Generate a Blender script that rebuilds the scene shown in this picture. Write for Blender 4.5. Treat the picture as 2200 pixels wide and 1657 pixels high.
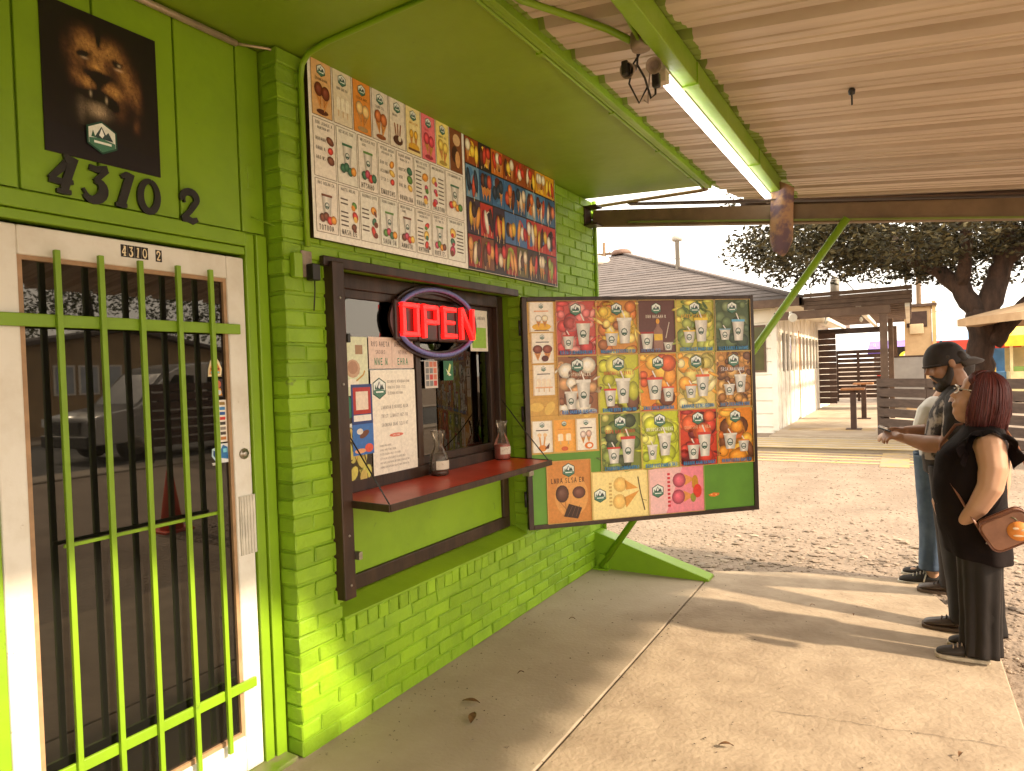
import bpy, bmesh, math, random
from mathutils import Vector, Matrix, noise
R = math.radians
scene = bpy.context.scene
for o in list(bpy.data.objects):
    bpy.data.objects.remove(o)
COL = scene.collection
rng = random.Random(4310)

# ---------------------------------------------------------------- camera
cam_d = bpy.data.cameras.new('camera'); cam = bpy.data.objects.new('camera', cam_d); COL.objects.link(cam)
CR = Vector((0.85786499, 0.51265908, -0.03533182)); CU = Vector((0.02133358, 0.03316629, 0.99922214)); CF = Vector((-0.51343212, 0.85795144, -0.01751535))
m = Matrix.Identity(4)
for i in range(3):
    m[i][0] = CR[i]; m[i][1] = CU[i]; m[i][2] = -CF[i]
m[0][3], m[1][3], m[2][3] = 2.1935, 0.0, 1.57
cam.matrix_world = m
cam_d.sensor_fit = 'HORIZONTAL'; cam_d.sensor_width = 36.0; cam_d.lens = 36.0*1431.8/2200
cam_d.clip_start = 0.05; cam_d.clip_end = 3000
scene.camera = cam

# ---------------------------------------------------------------- sky, sun, exposure
SUN_EL = 34.0
world = bpy.data.worlds.new('World'); scene.world = world; world.use_nodes = True
wn = world.node_tree.nodes; wl = world.node_tree.links; wn.clear()
w_out = wn.new('ShaderNodeOutputWorld'); w_bg = wn.new('ShaderNodeBackground'); w_bg.inputs['Strength'].default_value = 0.15
sky = wn.new('ShaderNodeTexSky'); sky.sky_type = 'NISHITA'; sky.sun_disc = False
sky.sun_elevation = R(SUN_EL); sky.sun_rotation = R(90); sky.dust_density = 4.0; sky.air_density = 1.0; sky.ozone_density = 1.0
w_tc = wn.new('ShaderNodeTexCoord'); w_nz = wn.new('ShaderNodeTexNoise'); w_nz.inputs['Scale'].default_value = 2.2; w_nz.inputs['Detail'].default_value = 6
w_rp = wn.new('ShaderNodeValToRGB'); w_rp.color_ramp.elements[0].position = .35; w_rp.color_ramp.elements[0].color = (.72,.72,.72,1); w_rp.color_ramp.elements[1].position = .6; w_rp.color_ramp.elements[1].color = (.96,.96,.96,1)
w_mx = wn.new('ShaderNodeMix'); w_mx.data_type = 'RGBA'
w_mx.inputs[7].default_value = (8.8, 8.0, 6.8, 1)      # thin bright cloud cover, warm in the low sun
wl.new(w_tc.outputs['Generated'], w_nz.inputs['Vector']); wl.new(w_nz.outputs['Fac'], w_rp.inputs['Fac']); wl.new(w_rp.outputs['Color'], w_mx.inputs[0])
wl.new(sky.outputs['Color'], w_mx.inputs[6]); wl.new(w_mx.outputs[2], w_bg.inputs['Color']); wl.new(w_bg.outputs['Background'], w_out.inputs['Surface'])
sun_d = bpy.data.lights.new('sun', 'SUN'); sun_d.energy = 3.0; sun_d.angle = R(1.9); sun_d.color = (1.0, 0.83, 0.60)
sun = bpy.data.objects.new('sun', sun_d); COL.objects.link(sun); sun.rotation_euler = (0, R(90-SUN_EL), R(0.5)); sun.location = (12, 2, 9)
scene.view_settings.view_transform = 'Standard'; scene.view_settings.look = 'None'; scene.view_settings.gamma = 1
scene.view_settings.exposure = 1.5
scene.render.engine = 'CYCLES'
scene.cycles.max_bounces = 7; scene.cycles.diffuse_bounces = 4; scene.cycles.glossy_bounces = 3; scene.cycles.transparent_max_bounces = 12
scene.cycles.use_denoising = True; scene.cycles.use_adaptive_sampling = True; scene.cycles.adaptive_threshold = .02; scene.cycles.sample_clamp_indirect = 8

# ---------------------------------------------------------------- materials
def srgb(r, g, b):
    f = lambda c: (c/255/12.92) if c/255 <= .04045 else ((c/255+.055)/1.055)**2.4
    return (f(r), f(g), f(b))
MATS = {}
def mat(name, c, rough=.6, var=.12, vs=3.0, bump=0.0, bs=60.0, metal=0.0, spec=.5, c2=None, world_pos=True, ramp=(.35,.65), detail=6, rand=0.0, dist=.002, stretch=None, chips=None, cs=9.0, ct=.70):
    """procedural paint / stone / wood: base colour wandering between c and c2 by noise, fine relief by bump"""
    if name in MATS: return MATS[name]
    M = bpy.data.materials.new(name); M.use_nodes = True
    n = M.node_tree.nodes; l = M.node_tree.links; b = n['Principled BSDF']
    b.inputs['Roughness'].default_value = rough; b.inputs['Metallic'].default_value = metal; b.inputs['Specular IOR Level'].default_value = spec
    if c2 is None: c2 = tuple(max(0, x*(1-var*2.2)) for x in c)
    if world_pos:
        g = n.new('ShaderNodeNewGeometry'); src = g.outputs['Position']
    else:
        g = n.new('ShaderNodeTexCoord'); src = g.outputs['Object']
    if stretch:
        mp = n.new('ShaderNodeMapping'); mp.inputs['Scale'].default_value = stretch; l.new(src, mp.inputs['Vector']); src = mp.outputs['Vector']
    nz = n.new('ShaderNodeTexNoise'); nz.inputs['Scale'].default_value = vs; nz.inputs['Detail'].default_value = detail; nz.inputs['Roughness'].default_value = .6
    l.new(src, nz.inputs['Vector'])
    rp = n.new('ShaderNodeValToRGB'); rp.color_ramp.elements[0].position = ramp[0]; rp.color_ramp.elements[1].position = ramp[1]
    rp.color_ramp.elements[0].color = (*c2, 1); rp.color_ramp.elements[1].color = (*c, 1)
    l.new(nz.outputs['Fac'], rp.inputs['Fac']); out = rp.outputs['Color']
    if rand:
        oi = n.new('ShaderNodeObjectInfo'); hs = n.new('ShaderNodeHueSaturation'); mr = n.new('ShaderNodeMapRange')
        mr.inputs[3].default_value = 1-rand; mr.inputs[4].default_value = 1+rand
        l.new(oi.outputs['Random'], mr.inputs[0]); l.new(mr.outputs[0], hs.inputs['Value']); l.new(out, hs.inputs['Color']); out = hs.outputs['Color']
    if chips:      # scuffs, chips and splashes: small spots of another colour
        nc = n.new('ShaderNodeTexNoise'); nc.inputs['Scale'].default_value = cs; nc.inputs['Detail'].default_value = 8; nc.inputs['Roughness'].default_value = .72; l.new(src, nc.inputs['Vector'])
        rc = n.new('ShaderNodeValToRGB'); rc.color_ramp.elements[0].position = ct; rc.color_ramp.elements[0].color = (0,0,0,1); rc.color_ramp.elements[1].position = ct+.05; rc.color_ramp.elements[1].color = (.8,.8,.8,1); l.new(nc.outputs['Fac'], rc.inputs['Fac'])
        mc = n.new('ShaderNodeMix'); mc.data_type = 'RGBA'; l.new(rc.outputs['Color'], mc.inputs[0]); l.new(out, mc.inputs[6]); mc.inputs[7].default_value = (*chips, 1); out = mc.outputs[2]
    l.new(out, b.inputs['Base Color'])
    rr = n.new('ShaderNodeMapRange'); rr.inputs[3].default_value = min(1, rough+.12); rr.inputs[4].default_value = max(.02, rough-.10)
    l.new(nz.outputs['Fac'], rr.inputs[0]); l.new(rr.outputs[0], b.inputs['Roughness'])
    if bump:
        nb = n.new('ShaderNodeTexNoise'); nb.inputs['Scale'].default_value = bs; nb.inputs['Detail'].default_value = 5
        l.new(src, nb.inputs['Vector']); bp = n.new('ShaderNodeBump'); bp.inputs['Strength'].default_value = bump; bp.inputs['Distance'].default_value = dist
        l.new(nb.outputs['Fac'], bp.inputs['Height']); l.new(bp.outputs['Normal'], b.inputs['Normal'])
    MATS[name] = M; return M
def mat_glass(name, tint, refl=1.5, rough=0.0, gain=1.0, haze=0.0):
    if name in MATS: return MATS[name]
    M = bpy.data.materials.new(name); M.use_nodes = True; n = M.node_tree.nodes; l = M.node_tree.links; n.clear()
    o = n.new('ShaderNodeOutputMaterial'); t = n.new('ShaderNodeBsdfTransparent'); t.inputs[0].default_value = (*tint, 1)
    g = n.new('ShaderNodeBsdfGlossy'); g.inputs['Roughness'].default_value = rough; g.inputs[0].default_value = (gain, gain*.93, gain*.84, 1)
    f = n.new('ShaderNodeFresnel'); f.inputs['IOR'].default_value = refl; x = n.new('ShaderNodeMixShader')
    l.new(f.outputs[0], x.inputs[0]); l.new(t.outputs[0], x.inputs[1]); l.new(g.outputs[0], x.inputs[2])
    if haze:
        d = n.new('ShaderNodeBsdfDiffuse'); d.inputs[0].default_value = (.7,.66,.58,1); x2 = n.new('ShaderNodeMixShader'); x2.inputs[0].default_value = haze; l.new(x.outputs[0], x2.inputs[1]); l.new(d.outputs[0], x2.inputs[2]); x = x2
    l.new(x.outputs[0], o.inputs['Surface'])
    MATS[name] = M; return M
def mat_emit(name, c, s):
    if name in MATS: return MATS[name]
    M = bpy.data.materials.new(name); M.use_nodes = True; b = M.node_tree.nodes['Principled BSDF']
    b.inputs['Base Color'].default_value = (*c, 1); b.inputs['Emission Color'].default_value = (*c, 1); b.inputs['Emission Strength'].default_value = s; b.inputs['Roughness'].default_value = .3
    MATS[name] = M; return M
def mat_print(name='printed_paper', rough=.38):
    if name in MATS: return MATS[name]
    M = bpy.data.materials.new(name); M.use_nodes = True; n = M.node_tree.nodes; l = M.node_tree.links; b = n['Principled BSDF']
    a = n.new('ShaderNodeVertexColor'); a.layer_name = 'Col'; g = n.new('ShaderNodeNewGeometry')
    nz = n.new('ShaderNodeTexNoise'); nz.inputs['Scale'].default_value = 55; nz.inputs['Detail'].default_value = 10; nz.inputs['Roughness'].default_value = .75; l.new(g.outputs['Position'], nz.inputs['Vector'])
    mr = n.new('ShaderNodeMapRange'); mr.inputs[1].default_value = .25; mr.inputs[2].default_value = .75; mr.inputs[3].default_value = .84; mr.inputs[4].default_value = 1.30; l.new(nz.outputs['Fac'], mr.inputs[0])
    hs = n.new('ShaderNodeHueSaturation'); l.new(a.outputs['Color'], hs.inputs['Color']); l.new(mr.outputs[0], hs.inputs['Value']); l.new(hs.outputs['Color'], b.inputs['Base Color'])
    b.inputs['Roughness'].default_value = rough
    n2 = n.new('ShaderNodeTexNoise'); n2.inputs['Scale'].default_value = 7; l.new(g.outputs['Position'], n2.inputs['Vector'])
    bp = n.new('ShaderNodeBump'); bp.inputs['Strength'].default_value = .25; bp.inputs['Distance'].default_value = .01; l.new(n2.outputs['Fac'], bp.inputs['Height']); l.new(bp.outputs['Normal'], b.inputs['Normal'])
    MATS[name] = M; return M

# ---------------------------------------------------------------- mesh collector
class MB:
    def __init__(s): s.v = []; s.f = []; s.c = []; s.sm = []
    def add(s, vs, fs, col=None, smooth=False):
        k = len(s.v); s.v += [tuple(p) for p in vs]
        for f in fs: s.f.append(tuple(i+k for i in f)); s.c.append(col); s.sm.append(smooth)
        return s
    def box(s, x0, x1, y0, y1, z0, z1, col=None):
        return s.add([(x0,y0,z0),(x1,y0,z0),(x1,y1,z0),(x0,y1,z0),(x0,y0,z1),(x1,y0,z1),(x1,y1,z1),(x0,y1,z1)],
                     [(0,3,2,1),(4,5,6,7),(0,1,5,4),(1,2,6,5),(2,3,7,6),(3,0,4,7)], col)
    def obox(s, c, ax, ay, az, hx, hy, hz, col=None):
        c = Vector(c); ax, ay, az = Vector(ax), Vector(ay), Vector(az); vs = []
        for k in (-1, 1):
            for a, b in ((-1,-1),(1,-1),(1,1),(-1,1)): vs.append(c+ax*hx*a+ay*hy*b+az*hz*k)
        return s.add(vs, [(0,3,2,1),(4,5,6,7),(0,1,5,4),(1,2,6,5),(2,3,7,6),(3,0,4,7)], col)
    def bar(s, a, b, w, h, up=(0,0,1), col=None):
        a, b = Vector(a), Vector(b); d = (b-a); L = d.length; d.normalize(); u = Vector(up)
        if abs(d.dot(u)) > .98: u = Vector((1,0,0))
        x = d.cross(u).normalized(); y = x.cross(d)
        return s.obox((a+b)/2, d, x, y, L/2, w/2, h/2, col)
    def tube(s, pts, r, n=10, col=None, caps=True, smooth=True, squash=1.0):
        pts = [Vector(p) for p in pts]; k = len(pts); rs = r if isinstance(r, (list, tuple)) else [r]*k
        t0 = (pts[1]-pts[0]).normalized(); u = Vector((0,0,1)) if abs(t0.z) < .9 else Vector((1,0,0)); x = t0.cross(u).normalized()
        vs = []
        for i in range(k):
            t = (pts[min(i+1,k-1)]-pts[max(i-1,0)]).normalized(); x = (x-t*x.dot(t)).normalized(); y = t.cross(x)
            for j in range(n):
                a = 2*math.pi*j/n; vs.append(pts[i]+(x*math.cos(a)+y*math.sin(a)*squash)*rs[i])
        fs = [(i*n+j, i*n+(j+1)%n, (i+1)*n+(j+1)%n, (i+1)*n+j) for i in range(k-1) for j in range(n)]
        s.add(vs, fs, col, smooth)
        if caps:
            b = len(s.v)-k*n; s.f.append(tuple(b+j for j in range(n))[::-1]); s.c.append(col); s.sm.append(False)
            s.f.append(tuple(b+(k-1)*n+j for j in range(n))); s.c.append(col); s.sm.append(False)
        return s
    def lathe(s, c, prof, n=20, col=None, axis='z', smooth=True):
        vs = []
        for r, h in prof:
            for j in range(n):
                a = 2*math.pi*j/n; p = (r*math.cos(a), r*math.sin(a), h)
                if axis == 'x': p = (h, p[0], p[1])
                elif axis == 'y': p = (p[0], h, p[1])
                vs.append((c[0]+p[0], c[1]+p[1], c[2]+p[2]))
        k = len(prof); fs = [(i*n+j, i*n+(j+1)%n, (i+1)*n+(j+1)%n, (i+1)*n+j) for i in range(k-1) for j in range(n)]
        s.add(vs, fs, col, smooth); b = len(s.v)-k*n
        s.f.append(tuple(b+j for j in range(n))[::-1]); s.c.append(col); s.sm.append(False)
        s.f.append(tuple(b+(k-1)*n+j for j in range(n))); s.c.append(col); s.sm.append(False)
        return s
    def ell(s, c, r, rot=None, n=14, mrings=9, col=None, smooth=True):
        Mx = rot if rot is not None else Matrix.Identity(3); vs = []; c = Vector(c)
        for i in range(mrings+1):
            t = math.pi*i/mrings
            for j in range(n):
                a = 2*math.pi*j/n
                vs.append(c+Mx @ Vector((r[0]*math.sin(t)*math.cos(a), r[1]*math.sin(t)*math.sin(a), r[2]*math.cos(t))))
        fs = [(i*n+j, (i+1)*n+j, (i+1)*n+(j+1)%n, i*n+(j+1)%n) for i in range(mrings) for j in range(n)]
        return s.add(vs, fs, col, smooth)
    def prism(s, pts, d, col=None):
        """planar polygon pts (3-D) extruded by vector d"""
        pts = [Vector(p) for p in pts]; d = Vector(d); n = len(pts); nrm = Vector((0,0,0))
        for i in range(n): nrm += pts[i].cross(pts[(i+1) % n])
        if nrm.dot(d) > 0: pts.reverse()
        vs = pts+[p+d for p in pts]
        fs = [tuple(range(n)), tuple(range(2*n-1, n-1, -1))]+[(i, i+n, (i+1) % n+n, (i+1) % n) for i in range(n)]
        return s.add(vs, fs, col)
    def loft(s, rings, col=None, smooth=True, caps=True):
        n = len(rings[0]); vs = [p for r in rings for p in r]; k = len(rings)
        fs = [(i*n+j, i*n+(j+1)%n, (i+1)*n+(j+1)%n, (i+1)*n+j) for i in range(k-1) for j in range(n)]
        s.add(vs, fs, col, smooth); b = len(s.v)-k*n
        if caps:
            s.f.append(tuple(b+j for j in range(n))[::-1]); s.c.append(col); s.sm.append(False)
            s.f.append(tuple(b+(k-1)*n+j for j in range(n))); s.c.append(col); s.sm.append(False)
        return s
    def mesh(s, name):
        me = bpy.data.meshes.new(name); me.from_pydata(s.v, [], s.f)
        if any(c is not None for c in s.c):
            ca = me.color_attributes.new('Col', 'FLOAT_COLOR', 'CORNER'); data = []
            for p, c in zip(me.polygons, s.c):
                if isinstance(c, list):
                    for q in c: data += [*q, 1.0]
                else: data += list((*(c or (.5,.5,.5)), 1.0))*p.loop_total
            ca.data.foreach_set('color', data)
        me.polygons.foreach_set('use_smooth', s.sm); me.update(); return me
    def build(s, name, material, parent=None, bevel=0, seg=2, **props):
        me = s.mesh(name)
        for mm in (material if isinstance(material, (list, tuple)) else [material]): me.materials.append(mm)
        return link(name, me, parent, bevel, seg, **props)
def link(name, me, parent=None, bevel=0, seg=2, **props):
    o = bpy.data.objects.new(name, me); COL.objects.link(o)
    if parent is not None: o.parent = parent
    if bevel:
        bv = o.modifiers.new('bevel', 'BEVEL'); bv.width = bevel; bv.segments = seg; bv.limit_method = 'ANGLE'; bv.angle_limit = R(40); bv.harden_normals = False
    for k, v in props.items(): o[k] = v
    return o
def thing(name, loc, label, category, rotz=0.0, group=None, kind=None):
    o = bpy.data.objects.new(name, None); COL.objects.link(o); o.location = loc; o.rotation_euler = (0, 0, rotz); o.empty_display_size = .1
    tag(o, label, category, group, kind); return o
def tag(o, label=None, category=None, group=None, kind=None):
    if label: o['label'] = label
    if category: o['category'] = category
    if group: o['group'] = group
    if kind: o['kind'] = kind
    return o
def solo(mb, name, material, loc, label, category, rotz=0.0, group=None, bevel=0, **props):
    """a thing that is one mesh; its vertices are given around loc"""
    o = mb.build(name, material, None, bevel, **props); o.location = loc; o.rotation_euler = (0, 0, rotz); return tag(o, label, category, group)
def struct(mb, name, material, bevel=0):
    o = mb.build(name, material, None, bevel); o['kind'] = 'structure'; return o

# ---------------------------------------------------------------- flat print: coloured shapes on a sheet (x right, z up, viewer on -y)
class Print:
    def __init__(s, y=0.0, step=.0004): s.mb = MB(); s.y = y; s.step = step
    def poly(s, pts, c, l=1):
        a = sum(pts[i][0]*pts[(i+1) % len(pts)][1]-pts[(i+1) % len(pts)][0]*pts[i][1] for i in range(len(pts)))
        if a < 0: pts = pts[::-1]
        y = s.y-l*s.step; s.mb.add([(x, y, z) for x, z in pts], [tuple(range(len(pts)))], c)
    def rect(s, x0, z0, x1, z1, c, l=1): s.poly([(x0,z0),(x1,z0),(x1,z1),(x0,z1)], c, l)
    def disc(s, x, z, rx, rz, c, l=1, n=12, rot=0.0):
        ca, sa = math.cos(rot), math.sin(rot); pts = []
        for i in range(n):
            a = 2*math.pi*i/n; px, pz = rx*math.cos(a), rz*math.sin(a); pts.append((x+px*ca-pz*sa, z+px*sa+pz*ca))
        s.poly(pts, c, l)
    def ball(s, x, z, rx, rz, c, l=1, n=12, rot=0.0, hi=1.5, lo=.42):
        """a rounded fruit or scoop printed with soft shading in its picture"""
        ca, sa = math.cos(rot), math.sin(rot); y = s.y-l*s.step; P = lambda px, pz: (x+px*ca-pz*sa, y, z+px*sa+pz*ca)
        ch = tuple(min(1, v*hi+.04) for v in c); cl = tuple(v*lo for v in c); vs = [(x-rx*.22, y, z+rz*.25)]
        for k in (.62, 1.0): vs += [P(rx*k*math.cos(2*math.pi*i/n), rz*k*math.sin(2*math.pi*i/n)) for i in range(n)]
        for i in range(n): j = (i+1) % n; s.mb.add([vs[0], vs[1+i], vs[1+j]], [(0,1,2)], [ch, c, c]); s.mb.add([vs[1+i], vs[1+n+i], vs[1+n+j], vs[1+j]], [(0,1,2,3)], [c, cl, cl, c])
    def ring(s, x, z, rx, rz, w, c, l=1, n=24, a0=0, a1=360):
        k = max(3, int(n*(a1-a0)/360)); y = s.y-l*s.step; vs = []; fs = []
        for i in range(k+1):
            a = R(a0+(a1-a0)*i/k); vs += [(x+rx*math.cos(a), y, z+rz*math.sin(a)), (x+(rx-w)*math.cos(a), y, z+(rz-w)*math.sin(a))]
        for i in range(k): fs.append((2*i, 2*i+2, 2*i+3, 2*i+1)[::-1])
        s.mb.add(vs, fs, c)
    def line(s, pts, w, c, l=1):
        for (a, b) in zip(pts[:-1], pts[1:]):
            dx, dz = b[0]-a[0], b[1]-a[1]; L = math.hypot(dx, dz) or 1e-6; nx, nz = -dz/L*w/2, dx/L*w/2
            s.poly([(a[0]+nx, a[1]+nz), (b[0]+nx, b[1]+nz), (b[0]-nx, b[1]-nz), (a[0]-nx, a[1]-nz)], c, l)
    def words(s, x0, z0, x1, h, c, l=2, r=rng, fill=.92):
        """a line of small print too fine to read: strokes grouped in words"""
        x = x0; gw = h*.62
        while x < x1-gw*.5:
            nl = r.randint(3, 8)
            for _ in range(nl):
                if x > x1-gw*.6: break
                k = r.random(); t_ = gw*.17
                if k < .16: s.line([(x, z0), (x+gw*.32, z0+h), (x+gw*.68, z0)], t_, c, l); s.rect(x+gw*.16, z0+h*.3, x+gw*.52, z0+h*.44, c, l)
                elif k < .30: s.rect(x, z0, x+t_, z0+h, c, l); s.ring(x+gw*.22, z0+h*.72, gw*.36, h*.28, t_, c, l, 10, -90, 90); s.line([(x+gw*.3, z0+h*.45), (x+gw*.62, z0)], t_, c, l)
                elif k < .46: s.ring(x+gw*.33, z0+h*.5, gw*.34, h*.5, t_, c, l, 12)
                elif k < .58: s.ring(x+gw*.33, z0+h*.74, gw*.3, h*.27, t_, c, l, 10, 20, 260); s.ring(x+gw*.33, z0+h*.26, gw*.3, h*.27, t_, c, l, 10, -160, 80)
                elif k < .68: s.rect(x, z0, x+t_, z0+h, c, l); s.line([(x, z0+h), (x+gw*.58, z0)], t_, c, l); s.rect(x+gw*.5, z0, x+gw*.5+t_, z0+h, c, l)
                elif k < .76: s.rect(x+gw*.26, z0, x+gw*.26+t_, z0+h, c, l); s.rect(x, z0+h*.84, x+gw*.66, z0+h, c, l)
                elif k < .84: s.rect(x, z0, x+t_, z0+h, c, l); s.rect(x+gw*.5, z0, x+gw*.5+t_, z0+h, c, l); s.rect(x, z0+h*.42, x+gw*.6, z0+h*.56, c, l)
                elif k < .9: s.rect(x, z0, x+t_, z0+h, c, l); s.rect(x, z0, x+gw*.6, z0+h*.15, c, l)
                else: s.rect(x, z0, x+gw*.62, z0+h*.15, c, l); s.rect(x, z0+h*.85, x+gw*.62, z0+h, c, l); s.rect(x, z0+h*.43, x+gw*.5, z0+h*.57, c, l); s.rect(x, z0, x+t_, z0+h, c, l)
                x += gw
            x += gw*.6
            if r.random() > fill: break
    def logo(s, x, z, h, l=3):
        """the shop's emblem: hexagon badge with white mountains over a green band"""
        w = h*.44; g = srgb(35,75,60); hexa = lambda k: [(x+w*k*a, z+h*.5*k*b) for a, b in ((0,1),(1,.52),(1,-.52),(0,-1),(-1,-.52),(-1,.52))]
        s.poly(hexa(1.0), g, l); s.poly(hexa(.88), srgb(228,232,226), l+1)
        s.poly([(x-w*.86, z-h*.08), (x-w*.2, z-h*.02), (x+w*.86, z-h*.1), (x+w*.86, z-h*.24), (x, z-h*.44), (x-w*.86, z-h*.24)], srgb(70,120,98), l+2)
        s.poly([(x-w*.5, z-h*.03), (x-w*.02, z+h*.33), (x+w*.25, z+h*.1), (x+w*.42, z+h*.2), (x+w*.74, z-h*.06)], srgb(50,70,72), l+2)
        s.poly([(x-w*.2, z+h*.05), (x-w*.02, z+h*.28), (x+w*.14, z+h*.08), (x, z-h*.02)], srgb(238,240,238), l+3)
        s.poly([(x-w*.72, z-h*.04), (x-w*.6, z+h*.17), (x-w*.44, z-h*.04)], srgb(45,95,75), l+3)
        s.rect(x-w*.55, z-h*.2, x+w*.6, z-h*.13, srgb(235,238,232), l+3)
    def cup(s, x, z, w, h, lid, l=4, straw=True):
        wh = srgb(226,222,214)
        if straw: s.line([(x+w*.1, z+h), (x-w*.15, z+h*1.4)], w*.09, srgb(235,228,220), l)
        yy = s.y-(l+1)*s.step; d1, d2 = srgb(176,170,162), srgb(238,234,226)
        s.mb.add([(x-w*.34,yy,z),(x-w*.06,yy,z),(x-w*.1,yy,z+h),(x-w*.5,yy,z+h)], [(0,1,2,3)], [d1,d2,d2,d1]); s.mb.add([(x-w*.06,yy,z),(x+w*.34,yy,z),(x+w*.5,yy,z+h),(x-w*.1,yy,z+h)], [(0,1,2,3)], [d2,d1,d1,d2])
        s.rect(x-w*.54, z+h*.96, x+w*.54, z+h*1.08, lid, l+2)
        s.disc(x-w*.02, z+h*.48, w*.24, w*.27, srgb(60,80,72), l+3, 8); s.disc(x-w*.02, z+h*.48, w*.17, w*.2, srgb(215,218,212), l+4, 8); s.rect(x-w*.16, z+h*.38, x+w*.12, z+h*.46, srgb(60,95,80), l+5)
    def bar_pop(s, x, z, w, h, c, l=4):
        s.poly([(x-w*.5, z), (x+w*.5, z), (x+w*.5, z+h*.85), (x+w*.3, z+h), (x-w*.3, z+h), (x-w*.5, z+h*.85)], c, l)
        s.rect(x-w*.1, z-h*.5, x+w*.1, z, srgb(214,180,130), l)
        s.rect(x-w*.32, z+h*.1, x-w*.18, z+h*.8, tuple(min(1, v*1.25+.03) for v in c), l+1)
    def cone_ice(s, x, z, w, h, c, l=4, lean=0.0):
        s.poly([(x-w*.36, z+h*.52), (x+lean, z), (x+w*.36, z+h*.52)], srgb(214,150,80), l)
        s.line([(x-w*.2, z+h*.5), (x+lean+w*.06, z+h*.2)], w*.05, srgb(170,105,50), l+1); s.line([(x+w*.2, z+h*.5), (x+lean-w*.06, z+h*.2)], w*.05, srgb(170,105,50), l+1)
        s.ball(x, z+h*.74, w*.5, h*.27, c, l+2, 14)
    def build(s, name, parent=None, material=None, **props): return s.mb.build(name, material or mat_print(), parent, **props)
    def solo(s, name, loc, label, category, rotz=R(90), group=None, material=None):
        return solo(s.mb, name, material or mat_print(), loc, label, category, rotz, group)
def sheet(p, w, h, c, th=.0012):
    """the paper itself: a thin box behind the print, lower left corner at 0,0"""
    p.mb.box(0, w, p.y, p.y+th, 0, h, c)
# ================================================================ SETTING: ground, paving, road
M_green = mat('lime_paint', (.225,.385,.010), .42, c2=(.175,.305,.009), vs=2.3, bump=.35, bs=28, dist=.004, ramp=(.3,.62), chips=(.11,.19,.02), cs=5, ct=.66)
M_greenb = mat('lime_paint_brick', (.25,.425,.012), .5, c2=(.18,.315,.010), vs=4.5, bump=.8, bs=38, dist=.005, rand=.13, ramp=(.28,.6), chips=(.13,.17,.035), cs=6.5, ct=.655)
M_greend = mat('lime_paint_soffit', (.235,.36,.011), .5, c2=(.185,.285,.010), vs=1.4, bump=.3, bs=9, dist=.01, ramp=(.3,.7), chips=(.075,.10,.012), cs=3.1, ct=.69)
M_brown = mat('dark_brown_paint', srgb(66,44,30), .42, c2=srgb(44,28,20), vs=14, bump=.4, bs=70, stretch=(1,1,.2))
M_brown2 = mat('brown_stained_wood', srgb(92,70,54), .6, c2=srgb(70,50,38), vs=6, bump=.5, bs=40, stretch=(.4,1,3))
M_concrete = mat('concrete', (.385,.295,.205), .82, c2=(.29,.215,.145), vs=4.5, bump=.9, bs=36, dist=.006, ramp=(.36,.62), detail=14, chips=(.16,.115,.075), cs=7, ct=.63)
M_concrete2 = mat('concrete_worn', (.43,.345,.25), .85, c2=(.325,.25,.175), vs=1.6, bump=.7, bs=48, dist=.004, ramp=(.3,.7), detail=12, chips=(.11,.075,.05), cs=8, ct=.64)
M_gravel = mat('gravel_dirt', (.285,.212,.155), .92, c2=(.185,.135,.097), vs=1.6, bump=1.0, bs=18, dist=.03, ramp=(.3,.68), detail=12)
M_asphalt = mat('asphalt', (.075,.07,.065), .85, c2=(.045,.043,.042), vs=3, bump=.6, bs=70)
M_wood = mat('raw_wood', srgb(176,120,72), .6, c2=srgb(140,88,48), vs=6, bump=.3, bs=40, stretch=(1,.2,1))
M_white = mat('aged_white_paint', (.76,.72,.65), .5, c2=(.64,.58,.49), vs=7, bump=.5, bs=55, ramp=(.25,.55), chips=(.30,.22,.14), cs=11, ct=.64)
M_black = mat('black_paint', (.012,.010,.009), .4, c2=(.02,.017,.014), vs=30)
M_steel = mat('worn_steel', (.45,.40,.34), .35, metal=.9, vs=40)

g = MB(); g.add([(-400,-300,-.06),(400,-300,-.06),(400,900,-.06),(-400,900,-.06)], [(0,1,2,3)])
struct(g, 'gravel_ground', M_gravel)
g = MB(); g.add([(11.5,-60,-.056),(19.5,-60,-.056),(19.5,60,-.056),(11.5,60,-.056)], [(0,1,2,3)]); struct(g, 'road', M_asphalt)
for x0, x1, z1 in ((10.6,11.5,-.02),(19.5,20.8,0.0)): struct(MB().box(x0,x1,-60,60,-.2,z1), 'road_kerb', mat('kerb_concrete', (.36,.29,.22), .85, vs=2, bump=.4), bevel=.02)
# pavement in front of the shop: two poured slabs with an open joint between them
def slab(name, pts, mt, parent=None, z0=-.12, z1=0.0):
    b = MB(); b.prism([(x, y, z0) for x, y in pts], (0, 0, z1-z0)); return b.build(name, mt, parent, bevel=.006)
pv = slab('pavement', [(-1.2,-3.0),(.905,-3.0),(.880,2.6),(.858,5.03),(.30,4.98),(-.4,4.90),(-1.2,4.9)], M_concrete2); pv['kind'] = 'structure'
slab('paving_slab', [(.917,-3.0),(2.62,-3.0),(2.585,2.2),(2.575,3.4),(2.565,4.34),(2.20,5.52),(1.45,5.37),(.868,5.16),(.892,2.6)], M_concrete, pv)
slab('paving_slab', [(2.63,-3.0),(4.9,-3.0),(4.9,1.9),(2.597,2.1)], M_concrete, pv)
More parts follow.
